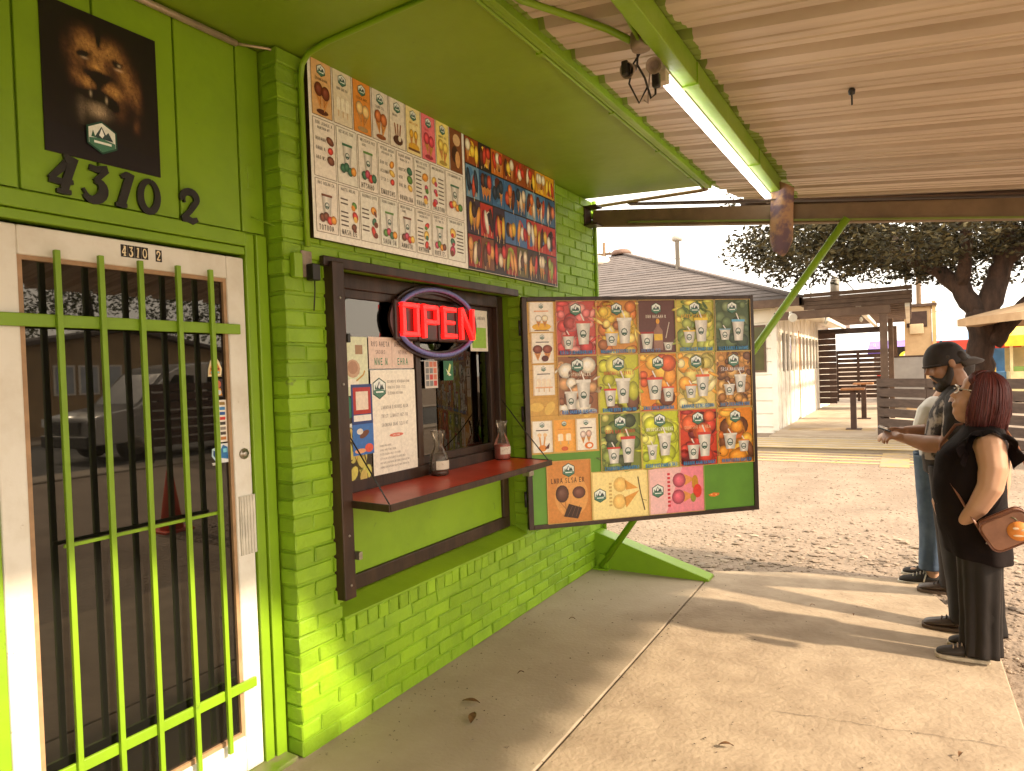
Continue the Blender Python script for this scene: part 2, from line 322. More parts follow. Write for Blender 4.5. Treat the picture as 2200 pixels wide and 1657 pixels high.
# hair cracks in the slabs
M_crack = mat('crack_dirt', (.07,.05,.035), .95, vs=20)
def crack(pts, w):
    b = MB(); n = len(pts); vs = []
    for i, (x, y) in enumerate(pts):
        a = Vector(pts[max(i-1,0)]); c = Vector(pts[min(i+1,n-1)]); t = (c-a).normalized(); ww = w*(.4+rng.random())*(.35 if i in (0,n-1) else 1)
        vs += [(x-t.y*ww, y+t.x*ww, .0035), (x+t.y*ww, y-t.x*ww, .0035)]
    b.add(vs, [(2*i+1, 2*i+3, 2*i+2, 2*i) for i in range(n-1)]); return b.build('crack', M_crack, pv)
crack([(1.62+.045*i, 3.15+.006*i+rng.uniform(-.010,.010)) for i in range(21)], .0011)
crack([(1.02+.05*i, 4.62-.012*i+rng.uniform(-.01,.01)) for i in range(7)], .0009)

# ================================================================ THE SHOP BUILDING
shop = thing('shop_building', (0,0,0), 'lime green painted brick shop with barred white door and order window', 'building')
WIN = (2.13, 3.80, .5026, 2.082); YB0, YB1, ZT = 1.88, 5.04, 2.945
core = MB()
def core_box(y0, y1, z0, z1): core.box(-.34, -.0085, y0, y1, z0, z1)
core_box(YB0+.008, WIN[0]-.008, -.1, ZT); core_box(WIN[1]+.008, YB1, -.1, ZT); core_box(WIN[0]-.008, WIN[1]+.008, -.1, WIN[2]-.004); core_box(WIN[0]-.008, WIN[1]+.008, WIN[3]+.004, ZT)
wall = core.build('brick_wall', M_greenb, shop, label='painted brick front around the order window')
def brick_mesh(L, H, D, seed):
    rr = random.Random(seed); bm = bmesh.new(); bmesh.ops.create_cube(bm, size=1)
    for v in bm.verts: v.co = Vector((v.co.x*D, v.co.y*L, v.co.z*H))
    bmesh.ops.bevel(bm, geom=bm.edges[:]+bm.verts[:], offset=.0048, segments=1, affect='EDGES', profile=.5)
    for v in bm.verts: v.co += Vector((rr.uniform(-.0022,.0022), rr.uniform(-.002,.002), rr.uniform(-.002,.002)))
    me = bpy.data.meshes.new('brick'); bm.to_mesh(me); bm.free(); me.materials.append(M_greenb); return me
FULL = [brick_mesh(.198, .0615, .095, i) for i in range(8)]; HALF = [brick_mesh(.094, .0615, .095, 50+i) for i in range(6)]; ROW = [brick_mesh(.064, .070, .110, 90+i) for i in range(5)]
specs = []   # (kind, y centre, z centre, x centre, scale y)
CH = .0718
def run(y0, y1, i, first_half):
    z = i*CH+.006+.031; y = y0
    half = first_half
    while y < y1-.03:
        L = .198 if not half else .094
        nat = L
        if y+L > y1 or y1-(y+L+.0105) < .03: L = y1-y
        if L > .2: L = .2
        specs.append(('H' if half else 'F', y+L/2, z, -.0475, L/nat)); y += L+.0105; half = False
for i in range(41):
    z0 = i*CH; h = (i % 2 == 1)
    if 7 <= i <= 28: run(YB0, WIN[0], i, h); run(WIN[1], YB1, i, not h)
    elif i == 6: run(YB0, WIN[0]-.005, i, h); run(WIN[1]+.005, YB1, i, not h)
    else: run(YB0, YB1, i, h)
y = WIN[0]
while y < WIN[1]-.03: specs.append(('R', y+.032, 6*CH+.036, -.047+.006, 1.0)); y += .0735
def hidden(s):
    k, y, z, x, sc = s
    if y-.11 > 2.03 and y+.11 < 4.29 and z-.04 > 2.19: return True
    d = Vector((0, y, z))-Vector((2.1935,0,1.57)); zz = d.dot(CF); px = 1100+1431.8*d.dot(CR)/zz; pz = 828.5-1431.8*d.dot(CU)/zz
    return px > 1135 and 650 < pz < 1130
vis = [s for s in specs if not hidden(s)]; rest = [s for s in specs if hidden(s)]
vis.sort(key=lambda s: (s[1]-0)**2+2.2**2)
rest += vis[300:]; vis = vis[:300]
for n_, (k, y, z, x, sc) in enumerate(vis):
    me = rng.choice(FULL if k == 'F' else HALF if k == 'H' else ROW)
    o = bpy.data.objects.new('brick', me); COL.objects.link(o); o.parent = wall
    o.location = (x+rng.uniform(-.003,.0035), y+rng.uniform(-.002,.002), z+rng.uniform(-.0018,.0018)); o.scale = (1, sc, 1)
    o.rotation_euler = (rng.uniform(-.010,.010), rng.uniform(-.014,.014), rng.uniform(-.012,.012))
bf = MB()
for (k, y, z, x, sc) in rest:
    me = rng.choice(FULL if k == 'F' else HALF if k == 'H' else ROW); dx = rng.uniform(-.003,.0035)
    bf.add([(v.co.x+x+dx, v.co.y*sc+y, v.co.z+z) for v in me.vertices], [tuple(p.vertices) for p in me.polygons])
bf.build('brick_field', M_greenb, wall, kind='stuff')
# sloped sill under the window, mortar stub beneath its near end
s = MB(); s.prism([(-.16,2.128,.50),(-.16,2.128,.562),(-.105,2.128,.556),(.012,2.128,.512),(.012,2.128,.500)], (0,1.676,0)); s.build('window_sill', M_green, shop, bevel=.003)
MB().box(-.02,.012,2.128,2.165,.405,.50).build('mortar_stub', M_green, shop, bevel=.004)

# --- door bay: stepped jambs, header, vertical boards above
for x1, y0, y1 in ((-.100,1.775,1.817),(-.092,1.823,1.874),(-.100,.835,.893),(-.092,.77,.831)): MB().box(-.16,x1,y0,y1,0,2.175).build('door_jamb', M_green, shop, bevel=.004)
b = MB(); b.box(-.16,-.104,.893,1.775,2.088,2.120); b.box(-.16,-.095,.893,1.775,2.123,2.178); b.build('door_header', M_green, shop, bevel=.004)
edges = [.05,.36,.705,.985,1.217,1.503,1.765,1.878]
MB().box(-.34,-.118,-2.6,1.885,2.18,2.945).box(-.34,-.118,-2.6,.77,-.1,2.18).build('bay_wall', M_green, shop)
for a, c in zip(edges[:-1], edges[1:]):
    MB().box(-.125,-.104+rng.uniform(-.001,.001),a+.004,c-.004,2.184,2.942).build('panel_board', M_green, shop, bevel=.003)
for a, c in ((-.6,-.27),(-.265,.04)): MB().box(-.125,-.104,a,c,2.184,2.942).build('panel_board', M_green, shop, bevel=.003)
MB().box(-.112,-.101,1.80,1.835,2.36,2.46).build('cover_plate', M_green, shop, bevel=.004)
# --- the door
dmb = MB(); X0, X1 = -.150, -.108
dmb.box(X0,X1,.897,.972,.02,2.075); dmb.box(X0,X1,1.690,1.769,.02,2.075); dmb.box(X0,X1,.972,1.690,1.985,2.075); dmb.box(X0,X1,.972,1.690,.02,.165)
door = dmb.build('door', M_white, shop, bevel=.006, label='white framed glass door behind green bars')
b = MB()
for y0, y1, z0, z1 in ((.972,.986,.165,1.985),(1.676,1.690,.165,1.985),(.986,1.676,1.971,1.985),(.986,1.676,.165,.181)): b.box(-.140,-.116,y0,y1,z0,z1)
b.build('glazing_bead', mat('tan_paint', srgb(176,140,104), .55, vs=20), door)
MB().box(-.134,-.129,.980,1.684,.170,1.980).build('glass_pane', mat_glass('door_glass', (.08,.065,.05), 1.8, gain=.78, rough=.015, haze=.012), door)
for y in (1.066,1.197,1.328,1.466,1.597):
    yb = .15 if y > 1.3 else .10
    b = MB(); b.box(-.086,-.070,y-.0085,y+.0085,yb,2.005); b.build('security_bar', M_green, door, bevel=.002)
for z, y0, y1, hh in ((1.785,.885,1.728,.020),(.372,.885,1.735,.019)): MB().box(-.100,-.087,y0,y1,z-hh,z+hh).build('cross_bar', M_green, door, bevel=.003)
MB().box(-.098,-.087,1.055,1.606,1.073,1.085).build('cross_bar', M_green, door, bevel=.002)
for y in (.905,1.722):
    for z in (1.785,.372): MB().box(-.109,-.0995,y-.012,y+.012,z-.015,z+.015).build('bar_bracket', M_green, door)
b = MB(); b.lathe((-.1085,1.733,1.288), [(.0,.0),(.021,.0),(.022,.004),(.019,.008),(.013,.009),(.012,.014),(.004,.015)], 20, axis='x'); b.build('lock_cylinder', M_steel, door)
b = MB(); b.box(-.109,-.101,1.700,1.772,.885,1.120)
for k in range(5): b.box(-.1015,-.0975,1.705+k*.0135,1.712+k*.0135,.885,1.118)
b.build('latch_guard', mat('cream_metal', (.72,.67,.58), .4, vs=12), door)
MB().box(-.2,-.02,.84,1.87,-.02,.018).build('threshold', mat('threshold_green', (.17,.28,.015), .6, c2=(.25,.2,.13), vs=6, ramp=(.4,.6)), shop, bevel=.006)

# --- order window: brown frame, two sashes, green panel below
fr = MB(); FX0, FX1 = -.175, -.11
fr.box(FX0,FX1,2.132,3.765,.560,.632); fr.box(FX0,FX1,3.690,3.765,.632,2.080); fr.box(FX0,FX1,2.132,2.20,.632,2.080); fr.box(FX0,FX1,2.20,3.690,2.005,2.080); fr.box(FX0,FX1-.004,2.20,3.690,1.020,1.085)
window = fr.build('order_window', M_brown, shop, bevel=.004, label='dark brown wooden order window frame')
MB().box(-.150,-.128,2.20,3.69,.632,1.020).build('lower_panel', M_green, window, bevel=.002)
def sash(y0, y1, xf):
    b = MB(); w = .042
    for a in ((y0,y0+w,1.085,2.005),(y1-w,y1,1.085,2.005),(y0+w,y1-w,1.085,1.085+w),(y0+w,y1-w,2.005-w,2.005)): b.box(xf-.03,xf,*a)
    b.build('sash_frame', M_brown, window, bevel=.003)
    MB().box(xf-.018,xf-.014,y0+w-.005,y1-w+.005,1.12,1.968).build('window_pane', mat_glass('window_glass', (.85,.83,.78), 1.75), window)
sash(2.20, 2.895, -.118); sash(2.880, 3.69, -.150)
b = MB(); b.box(-.02,.052,2.098,2.168,.598,2.09); post = b.build('shutter_post', M_brown, shop, bevel=.006)
for z in (.66,.88,1.55,1.93): MB().lathe((.052,2.135,z), [(.006,0),(.006,.003),(.003,.005)], 10, axis='x').build('screw', M_steel, post)
MB().box(.02,.075,2.168,2.190,.765,.800).build('latch_catch', M_steel, post, bevel=.003); MB().box(.02,.058,2.168,2.186,1.735,1.775).build('latch_catch', M_black, post, bevel=.003)
MB().box(.002,.030,2.07,3.74,2.068,2.112).build('window_hood', M_brown, shop, bevel=.004)
MB().box(.0,.022,3.812,3.872,.545,2.075).build('hinge_post', M_brown, shop, bevel=.004)

# --- soffit, fascia, roof slab
b = MB(); b.prism([(-.40,-2.6,2.948),(.885,-2.6,2.948),(.885,5.15,2.948),(-.02,4.93,2.948),(-.40,4.93,2.948)], (0,0,.09)); b.build('soffit', M_greend, shop)
MB().box(.886,.906,-2.6,5.15,2.925,3.16).build('fascia', M_green, shop, bevel=.004)
b = MB(); b.tube([(.868,-2.6,2.938),(.868,2.2,2.938),(.868,5.16,2.936)], .011); b.build('edge_rail', M_green, shop)
for y in (2.55,3.35,4.1,4.8): MB().box(.852,.884,y-.012,y+.012,2.924,2.948).build('rail_clip', M_green, shop)
b = MB(); b.tube([(.868,5.13,2.936),(.885,5.19,2.93),(.83,5.20,2.93),(.0,5.17,2.936)], .014); b.build('end_pipe', mat('tan_pipe', srgb(150,118,84), .5, vs=9), shop)
MB().box(-5.5,.90,-2.6,5.0,3.16,3.30).build('flat_roof', mat('roof_felt', (.2,.18,.16), .9), shop)
MB().box(-5.5,-.35,5.0,5.03,-.1,3.16).box(-5.5,-5.45,-2.6,5.0,-.1,3.16).box(-5.5,-.34,-2.65,-2.6,-.1,3.16).box(-.34,-.12,4.93,5.03,2.945,3.16).build('rear_wall', M_green, shop)
b = MB(); b.tube([(.006,5.055,0),(.006,5.055,2.95)], .02, 8); b.build('corner_trim', M_green, shop)
MB().box(-.34,1.75,-2.25,-2.05,-.1,2.945).build('unseen_shade_wall', M_greenb, shop)  # unseen wall added behind the camera to darken the door bay
# --- inside: counter, back wall, shelves with jars
M_in = mat('interior_wall', srgb(186,160,130), .8, vs=3)
MB().box(-2.7,-2.6,-2.5,5.0,-.1,3.1).box(-2.7,-.35,-2.5,5.0,2.7,2.75).build('interior_wall', M_in, shop)
MB().box(-2.7,-.34,-2.5,5.0,-.11,-.01).build('interior_floor', mat('floor_tile', (.12,.10,.08), .5), shop)
MB().box(-1.0,-.42,2.0,4.6,.0,1.0).box(-1.02,-.40,1.98,4.62,1.0,1.04).build('serving_counter', mat('orange_wood', srgb(168,92,34), .4, c2=srgb(120,60,24), vs=6, stretch=(1,.3,2)), shop)
cab = MB().box(-2.6,-2.2,1.5,4.9,1.45,1.50).box(-2.6,-2.2,1.5,4.9,1.85,1.90).box(-2.6,-2.2,1.5,1.55,1.0,2.4).box(-2.6,-2.15,1.5,4.9,.0,1.0).build('back_shelf', mat('pine_shelf', srgb(150,104,60), .5, vs=5), shop)
b = MB()
for k in range(26):
    y = 1.65+k*.125; z = 1.50 if k % 2 else 1.90; h = rng.uniform(.12,.27); b.box(-2.48,-2.34,y-.045,y+.045,z,z+h, rng.choice([srgb(190,60,40),srgb(220,200,170),srgb(60,110,70),srgb(210,150,50),srgb(110,80,60),srgb(200,205,210)]))
b.build('shelf_stock', mat_print(), cab, kind='stuff')
MB().box(-.52,-.50,2.0,3.02,1.04,1.76).build('cabinet_side', mat('orange_wood2', srgb(176,96,40), .4, c2=srgb(130,66,28), vs=6, stretch=(1,.3,2)), shop)
MB().box(-.95,-.93,3.02,3.62,1.04,2.7).build('partition', mat('grey_purple', srgb(150,136,148), .5, vs=3), shop)
MB().box(-.62,-.60,1.9,3.2,1.80,2.7).build('upper_cabinet', mat('taupe_cabinet', srgb(92,74,56), .5, c2=srgb(70,56,42), vs=2), shop)
MB().box(-.75,-.45,3.05,3.5,1.04,1.48).build('drink_machine', mat('machine_cream', srgb(206,184,140), .35, c2=srgb(176,150,110), vs=4), shop, bevel=.02)
MB().box(-.46,-.445,3.62,3.64,1.10,1.75).build('hanging_utensil', M_steel, shop)
# ================================================================ CARPORT CANOPY
canopy = thing('carport_canopy', (0,0,0), 'ribbed metal carport roof on green and brown beams beside the shop', 'canopy')
def roof_z(x): return 2.960-.117*(x-.9)
def mat_sheet():
    M = bpy.data.materials.new('galvanised_sheet'); M.use_nodes = True; n = M.node_tree.nodes; l = M.node_tree.links; b = n['Principled BSDF']
    g = n.new('ShaderNodeNewGeometry'); mp = n.new('ShaderNodeMapping'); mp.inputs['Scale'].default_value = (.6,5,1); l.new(g.outputs['Position'], mp.inputs['Vector'])
    nz = n.new('ShaderNodeTexNoise'); nz.inputs['Scale'].default_value = 3; nz.inputs['Detail'].default_value = 8; l.new(mp.outputs['Vector'], nz.inputs['Vector'])
    rp = n.new('ShaderNodeValToRGB'); rp.color_ramp.elements[0].position = .32; rp.color_ramp.elements[0].color = (.47,.365,.285,1); rp.color_ramp.elements[1].position = .66; rp.color_ramp.elements[1].color = (.60,.48,.385,1); l.new(nz.outputs['Fac'], rp.inputs['Fac'])
    # green overspray on the sheet next to the painted fascia and beam
    sx = n.new('ShaderNodeSeparateXYZ'); l.new(g.outputs['Position'], sx.inputs[0]); n2 = n.new('ShaderNodeTexNoise'); n2.inputs['Scale'].default_value = 3.2; n2.inputs['Detail'].default_value = 4; l.new(g.outputs['Position'], n2.inputs['Vector'])
    def band(c, w, k):
        a = n.new('ShaderNodeMath'); a.operation = 'SUBTRACT'; a.inputs[1].default_value = c; l.new(sx.outputs['X'], a.inputs[0])
        b_ = n.new('ShaderNodeMath'); b_.operation = 'ABSOLUTE'; l.new(a.outputs[0], b_.inputs[0])
        m_ = n.new('ShaderNodeMath'); m_.operation = 'MULTIPLY_ADD'; m_.inputs[1].default_value = k; l.new(n2.outputs['Fac'], m_.inputs[0]); m_.inputs[2].default_value = w-k*.5
        lt = n.new('ShaderNodeMath'); lt.operation = 'LESS_THAN'; l.new(b_.outputs[0], lt.inputs[0]); l.new(m_.outputs[0], lt.inputs[1]); return lt
    b1 = band(.93, .028, .05); b2 = band(1.40, .058, .22); mxx = n.new('ShaderNodeMath'); mxx.operation = 'MAXIMUM'; l.new(b1.outputs[0], mxx.inputs[0]); l.new(b2.outputs[0], mxx.inputs[1])
    mx = n.new('ShaderNodeMix'); mx.data_type = 'RGBA'; l.new(mxx.outputs[0], mx.inputs[0]); l.new(rp.outputs['Color'], mx.inputs[6]); mx.inputs[7].default_value = (.22,.29,.05,1); l.new(mx.outputs[2], b.inputs['Base Color'])
    b.inputs['Roughness'].default_value = .5; b.inputs['Metallic'].default_value = .0
    return M
M_sheet = mat_sheet()
def xout(y): return 4.61
def sheet_profile(y0, y1):
    pts = []; y = y0
    pit = .3048; k0 = math.floor(y0/pit)-1
    rel = [(0,0),(.060,0),(.064,.006),(.078,.006),(.082,0),(.128,0),(.132,.006),(.146,.006),(.150,0),(.192,0),(.208,.050),(.272,.050),(.288,0)]
    for k in range(k0, k0+40):
        for a, h in rel:
            yy = k*pit+a
            if y0 <= yy <= y1: pts.append((yy, h))
    return [(y0, 0)]+pts+[(y1, 0)]
yb = 5.94
j = 0
while yb > -2.4:
    y0 = yb-.9144*1; pr = sheet_profile(y0-.04, yb); dz = .0015*(j % 2); vs = []; fs = []
    for (yy, h) in pr:
        xo = xout(yy); xi = .912 if yy < 5.2 else .912+(yy-5.2)*.22
        # unseen gap added so sun patches the door and low wall, edge aslant
        g0 = 3.05+(yy-1.92)*1.9 if yy > 1.92 else 3.05-(1.92-yy)*.75; g0 = max(2.55, g0); g1 = 3.80
        if not (.35 < yy < 2.36): g0 = g1 = 3.0
        for x in (xi, min(g0, g1), g1, xo): vs.append((x, yy, roof_z(x)+h+dz)); vs.append((x, yy, roof_z(x)+h+dz+.0012))
    for i in range(len(pr)-1):
        a = 8*i; b_ = 8*(i+1)
        for c_ in (0, 4): fs += [(a+c_, b_+c_, b_+c_+2, a+c_+2), (a+c_+1, a+c_+3, b_+c_+3, b_+c_+1)]
        if not (.35 < pr[i][0] < 2.36 and .35 < pr[i+1][0] < 2.36): fs += [(a+2, b_+2, b_+4, a+4), (a+3, a+5, b_+5, b_+3)]
    sm = MB(); sm.add(vs, fs); sm.build('roof_sheet', M_sheet, canopy); yb -= .9144; j += 1
b = MB(); b.prism([(.907,-2.3,roof_z(.907)+.056),(1.30,-2.3,roof_z(1.30)+.056),(1.30,-2.3,roof_z(1.30)+.060),(.907,-2.3,roof_z(.907)+.060)], (0,7.45,0)); b.build('sun_stop_strip', M_green, canopy)  # unseen strip added above the rib ends to keep sun off the fascia
MB().box(.907,.932,-2.3,5.16,2.922,3.012).build('edge_closure', M_green, canopy, bevel=.003)
# green beam along the roof with the lamp on it, brown beam across the end
b = MB(); b.prism([(1.365,-2.3,2.795),(1.430,-2.3,2.795),(1.430,-2.3,roof_z(1.43)-.002),(1.365,-2.3,roof_z(1.365)-.004)], (0,7.42,0)); gb = b.build('ceiling_beam', M_green, canopy, bevel=.004)
for y in (2.92,4.30): MB().box(1.360,1.436,y,y+.03,2.79,2.885).build('beam_strap', M_green, gb)
b = MB(); A = Vector((.02,5.02,2.80)); B = Vector((4.6,5.30,2.80-.116*4.58))
b.bar(A, B, .07, .130); eb = b.build('end_beam', mat('beam_brown', srgb(124,100,72), .6, c2=srgb(100,80,56), vs=4, bump=.3), canopy, bevel=.004)
b = MB(); b.bar(A+Vector((.30,-.002,-.073)), B+Vector((0,-.002,-.073)), .085, .012); b.build('beam_flange', mat('flange_green', (.18,.22,.03), .6, vs=4), eb)
b = MB(); b.bar(A+Vector((.30,-.002,.072)), B+Vector((0,-.002,.072)), .085, .010); b.build('beam_flange', M_brown2, eb)
b = MB(); b.box(-.002,.11,4.86,4.985,2.72,2.735); b.box(-.002,.11,4.86,4.985,2.862,2.876); b.box(-.002,.010,4.86,4.985,2.735,2.862); b.build('wall_bracket', M_brown, canopy, bevel=.002)
b = MB(); b.bar((4.52,-2.3,roof_z(4.52)-.06), (4.52,5.9,roof_z(4.52)-.06), .05, .10); b.build('outer_beam', M_green, canopy, label='green outer roof beam') if False else None
for y in (5.28,): MB().box(4.50,4.58,y-.04,y+.04,-.06,2.45).build('roof_post', M_green, canopy, bevel=.005)
b = MB(); b.bar((1.0,5.86,roof_z(1.0)-.03), (4.58,5.86,roof_z(4.58)-.03), .05, .05); b.build('purlin', M_brown, canopy)
# diagonal strut from the foot of the wall up to the end beam
b = MB(); b.tube([(.055,4.855,.02),(1.845,5.085,2.545)], .026, 12); st = b.build('diagonal_strut', M_green, canopy)
b = MB(); b.box(.0,.13,4.80,4.90,.002,.012); b.prism([(.01,4.842,.01),(.12,4.842,.01),(.10,4.842,.11),(.05,4.842,.12)], (0,.026,0)); b.build('strut_foot', M_green, st)
# hook bolt in the roof
b = MB(); b.lathe((1.988,3.49,roof_z(1.988)-.022), [(.004,-.055),(.0045,-.01),(.013,-.006),(.016,.012),(.010,.022)], 10); b.build('hook_bolt', M_black, canopy)

# ================================================================ lamp on the beam
M_tube = mat_emit('lit_tube', (1.0,.97,.90), 3.0)
lamp = thing('tube_lamp', (1.33,2.70,2.77), 'lit white fluorescent tube lamp along the green roof beam', 'lamp')
MB().box(-.005,.034,0,2.46,.02,.055).build('housing', mat('lamp_white', (.72,.66,.55), .4), lamp, bevel=.003)
MB().tube([(.010,.05,.0),(.010,2.42,.0)], .0185, 12).build('tube', M_tube, lamp)
for y in (.0, 2.42): MB().box(-.012,.032,y,y+.05,-.024,.03).build('lamp_socket', mat('lamp_cream', (.6,.5,.38), .5), lamp, bevel=.004)
# junction box with two lamp holders and dangling plugs
jb = thing('junction_box', (1.33,2.50,2.80), 'cluttered junction box with lamp holders and plugs near the tube lamp', 'junction box')
M_cable = mat('cable_black', (.015,.012,.010), .5); M_bell = mat('lamp_bell', (.34,.26,.20), .5, c2=(.22,.16,.12), vs=20)
MB().lathe((0,0,.0), [(.036,.0),(.04,.012),(.04,.06)], 16).build('box_body', M_bell, jb)
for dx, dy, dz, ang in ((-.055,.07,-.03,25),(.02,.11,-.02,-20)):
    b = MB(); b.lathe((0,0,0), [(.014,-.0),(.017,.02),(.026,.045),(.032,.06),(.029,.06),(.014,.02)], 16); o = b.build('lamp_holder', M_bell, jb); o.location = (dx, dy, dz); o.rotation_euler = (R(118), R(ang), 0)
MB().box(-.085,-.058,.0,.035,-.075,-.02).build('plug', M_black, jb, bevel=.006); MB().box(.0,.03,.11,.14,-.105,-.05).build('plug', M_black, jb, bevel=.006)
b = MB(); b.tube([(-.02,.02,.03),(-.035,.05,-.03),(-.02,.09,-.07),(-.01,.13,-.14),(.002,.15,-.12),(.012,.13,-.06)], .0045, 8); b.build('loose_cable', M_cable, jb); b = MB(); b.tube([(.0,.03,.02),(-.05,.05,-.02),(-.075,.06,-.09),(-.05,.10,-.16),(-.02,.115,-.10)], .004, 8); b.build('loose_cable', M_cable, jb)
b = MB(); b.tube([(-.04,.13,-.14),(-.03,.15,-.15),(-.02,.13,-.10),(.0,.10,-.04)], .003, 6); b.build('white_wire', M_bell, jb)
b = MB(); b.tube([(.01,-1.8,.065),(.015,-.3,.06),(.0,.0,.02)], .007, 8); b.build('feed_cable', M_green, jb); b = MB(); b.tube([(.035,-1.8,.06),(.05,-.35,.045),(.03,-.02,.01)], .010, 8); b.build('feed_cable', M_green, jb)
b = MB(); b.tube([(.93,1.6,2.945),(.995,2.16,2.94),(1.13,2.38,2.925),(1.21,2.47,2.90),(1.29,2.50,2.845)], .014, 8); solo(b, 'conduit', M_green, (0,0,0), 'green conduit curving from the soffit edge to the junction box', 'conduit')
b = MB(); b.tube([(.76,1.2,2.938),(.73,1.95,2.938),(.46,1.965,2.938),(.20,1.975,2.938),(.08,1.985,2.93),(.03,1.992,2.90),(.016,1.995,2.84),(.016,1.995,2.5),(.016,1.995,2.14)], .012, 10); solo(b, 'conduit', M_green, (0,0,0), 'green conduit bending from the soffit down beside the white menu', 'conduit')
b = MB(); b.tube([(-.088,-.6,2.925),(-.088,1.2,2.925),(-.085,1.76,2.925)], .013, 10); b.tube([(-.085,1.765,2.925),(-.03,1.87,2.932),(-.01,1.96,2.93)], .006, 8); solo(b, 'conduit', mat('bare_conduit', (.62,.47,.33), .35, metal=.5, vs=20), (0,0,0), 'bare tan metal conduit above the lion poster', 'conduit')
# rag hanging from the end of the green beam
vs = []; fs = []; NU, NV = 9, 12
for i in range(NV+1):
    t = i/NV; zt = 2.90-.575*t
    for k in range(NU+1):
        s = k/NU; w = .13*(1-.1*t); x = 1.372+.150*s-.02*t+(.05*(t-.82)/.18*(.5-s) if t > .82 else 0)
        zz = zt-.10*s*(1-t)+(.05*(abs(s-.62)*1.6)*max(0, t-.7)/.3 if t > .7 else 0)
        vs.append((x, 5.035+.018*math.sin(s*7+t*3)+.012*math.sin(t*9+s*2), zz))
for i in range(NV):
    for k in range(NU): a = i*(NU+1)+k; fs.append((a, a+1, a+NU+2, a+NU+1))
b = MB(); b.add(vs, fs, None, True); o = solo(b, 'hanging_rag', mat('rag_cloth', srgb(176,138,106), .8, c2=srgb(112,90,102), vs=11, ramp=(.42,.58), bump=.4), (0,0,0), 'stained brown and violet rag hanging from the end of the green beam', 'rag')
sd = o.modifiers.new('thickness', 'SOLIDIFY'); sd.thickness = .004
# ================================================================ low wedge kerb at the far end of the wall
b = MB(); b.prism([(-.05,4.865,-.05),(-.05,4.865,.292),(.02,4.865,.285),(.895,4.865,.018),(.90,4.865,-.05)], (0,.15,0)); solo(b, 'wedge_kerb', M_green, (0,0,0), 'low sloping green wedge kerb at the far end of the shop wall', 'kerb', bevel=.006)
# outlet, adapter and cord beside the window
ou = thing('wall_outlet', (.0,1.985,2.03), 'cream wall outlet with black plug adapter beside the window', 'outlet')
MB().box(.0,.008,-.018,.040,-.02,.092).build('cover_plate', M_bell, ou, bevel=.003); MB().box(.008,.050,.004,.046,-.035,.035).build('adapter', M_black, ou, bevel=.004)
b = MB(); b.tube([(.03,.030,-.03),(.028,.030,-.08),(.022,.030,-.13),(.012,.036,-.16)], .003, 6); b.build('cord', M_cable, ou)
MB().box(.0,.03,-.075,-.03,-.03,.075).build('outlet_box', M_green, ou, bevel=.005)
b = MB(); b.tube([(-.09,1.80,2.245),(-.04,1.90,2.21),(.006,1.93,2.23),(.012,1.985,2.245)], .003, 6); solo(b, 'wall_wire', M_green, (0,0,0), 'thin green wire strung across the brick corner', 'wire')
# ================================================================ LION POSTER, HOUSE NUMBERS, STICKERS
W90 = R(90)
p = Print(); sheet(p, .372, .485, srgb(22,9,8), .004)
def lion(x, z):
    """head of a lion in the dark: soft blobs of lit fur minus eyes, nostrils and mouth"""
    g = lambda cx, cz, rx, rz, rot=0.0: math.exp(-(((x-cx)*math.cos(rot)+(z-cz)*math.sin(rot))/rx)**2-((-(x-cx)*math.sin(rot)+(z-cz)*math.cos(rot))/rz)**2)
    fur = .75*g(.135,.385,.030,.034,.5)+.75*g(.212,.378,.030,.032,-.5)+.55*g(.172,.345,.022,.045)+.50*g(.255,.330,.026,.045,.25)+.35*g(.105,.345,.020,.035,-.3)+.40*g(.275,.275,.022,.045,.3)
    fur += .85*g(.135,.258,.022,.024,-.4)+.95*g(.215,.252,.034,.023,-.35)+.30*g(.10,.275,.018,.03)+.55*g(.165,.312,.036,.016)
    chin = .85*g(.165,.172,.032,.024)+.25*g(.112,.165,.012,.04); mane = .22*g(.30,.26,.012,.05)+.20*g(.292,.155,.010,.022)+.10*g(.07,.35,.014,.03)+.16*g(.24,.19,.02,.03)
    dark = 1.0*g(.168,.284,.028,.015)+.8*g(.172,.268,.010,.018)+.95*g(.236,.349,.017,.009,-.3)+.9*g(.122,.345,.016,.008,.3)+.9*g(.168,.222,.036,.012)+.5*g(.173,.400,.007,.028)+.5*g(.212,.205,.02,.012,-.5)
    st = noise.fractal(Vector((x*95+z*40, z*60-x*25, 1.3)), 1.0, 2.0, 5); st2 = noise.noise(Vector((x*300, z*220, 4.0)))
    v = max(0, (fur+mane)*(1+.55*st+.3*st2)-dark*1.05); c = max(0, chin*(1+.4*st+.35*st2)-dark)
    eye = .8*g(.240,.346,.005,.0045)+.6*g(.238,.331,.012,.004)+.6*g(.128,.333,.010,.004); tooth = .8*g(.143,.222,.0035,.009)+.8*g(.193,.214,.0035,.010)
    r = .010+.50*v+.42*c+.62*(eye+tooth); gg = .0045+.27*v*v**.15+.31*c+.50*(eye+tooth); bb = .004+.075*v+.20*c+.34*(eye+tooth)
    sheen = .012*max(0, 1-z/.10); return (min(.8,r+sheen), min(.6,gg+sheen*.9), min(.5,bb+sheen*1.5))
NX, NZ = 100, 130
for i in range(NX):
    for j in range(NZ):
        x0, x1, z0, z1 = .372*i/NX, .372*(i+1)/NX, .485*j/NZ, .485*(j+1)/NZ
        if not (.05 < x0 < .32 and .11 < z0 < .45):
            continue
        p.poly([(x0,z0),(x1,z0),(x1,z1),(x0,z1)], lion((x0+x1)/2, (z0+z1)/2), 2)
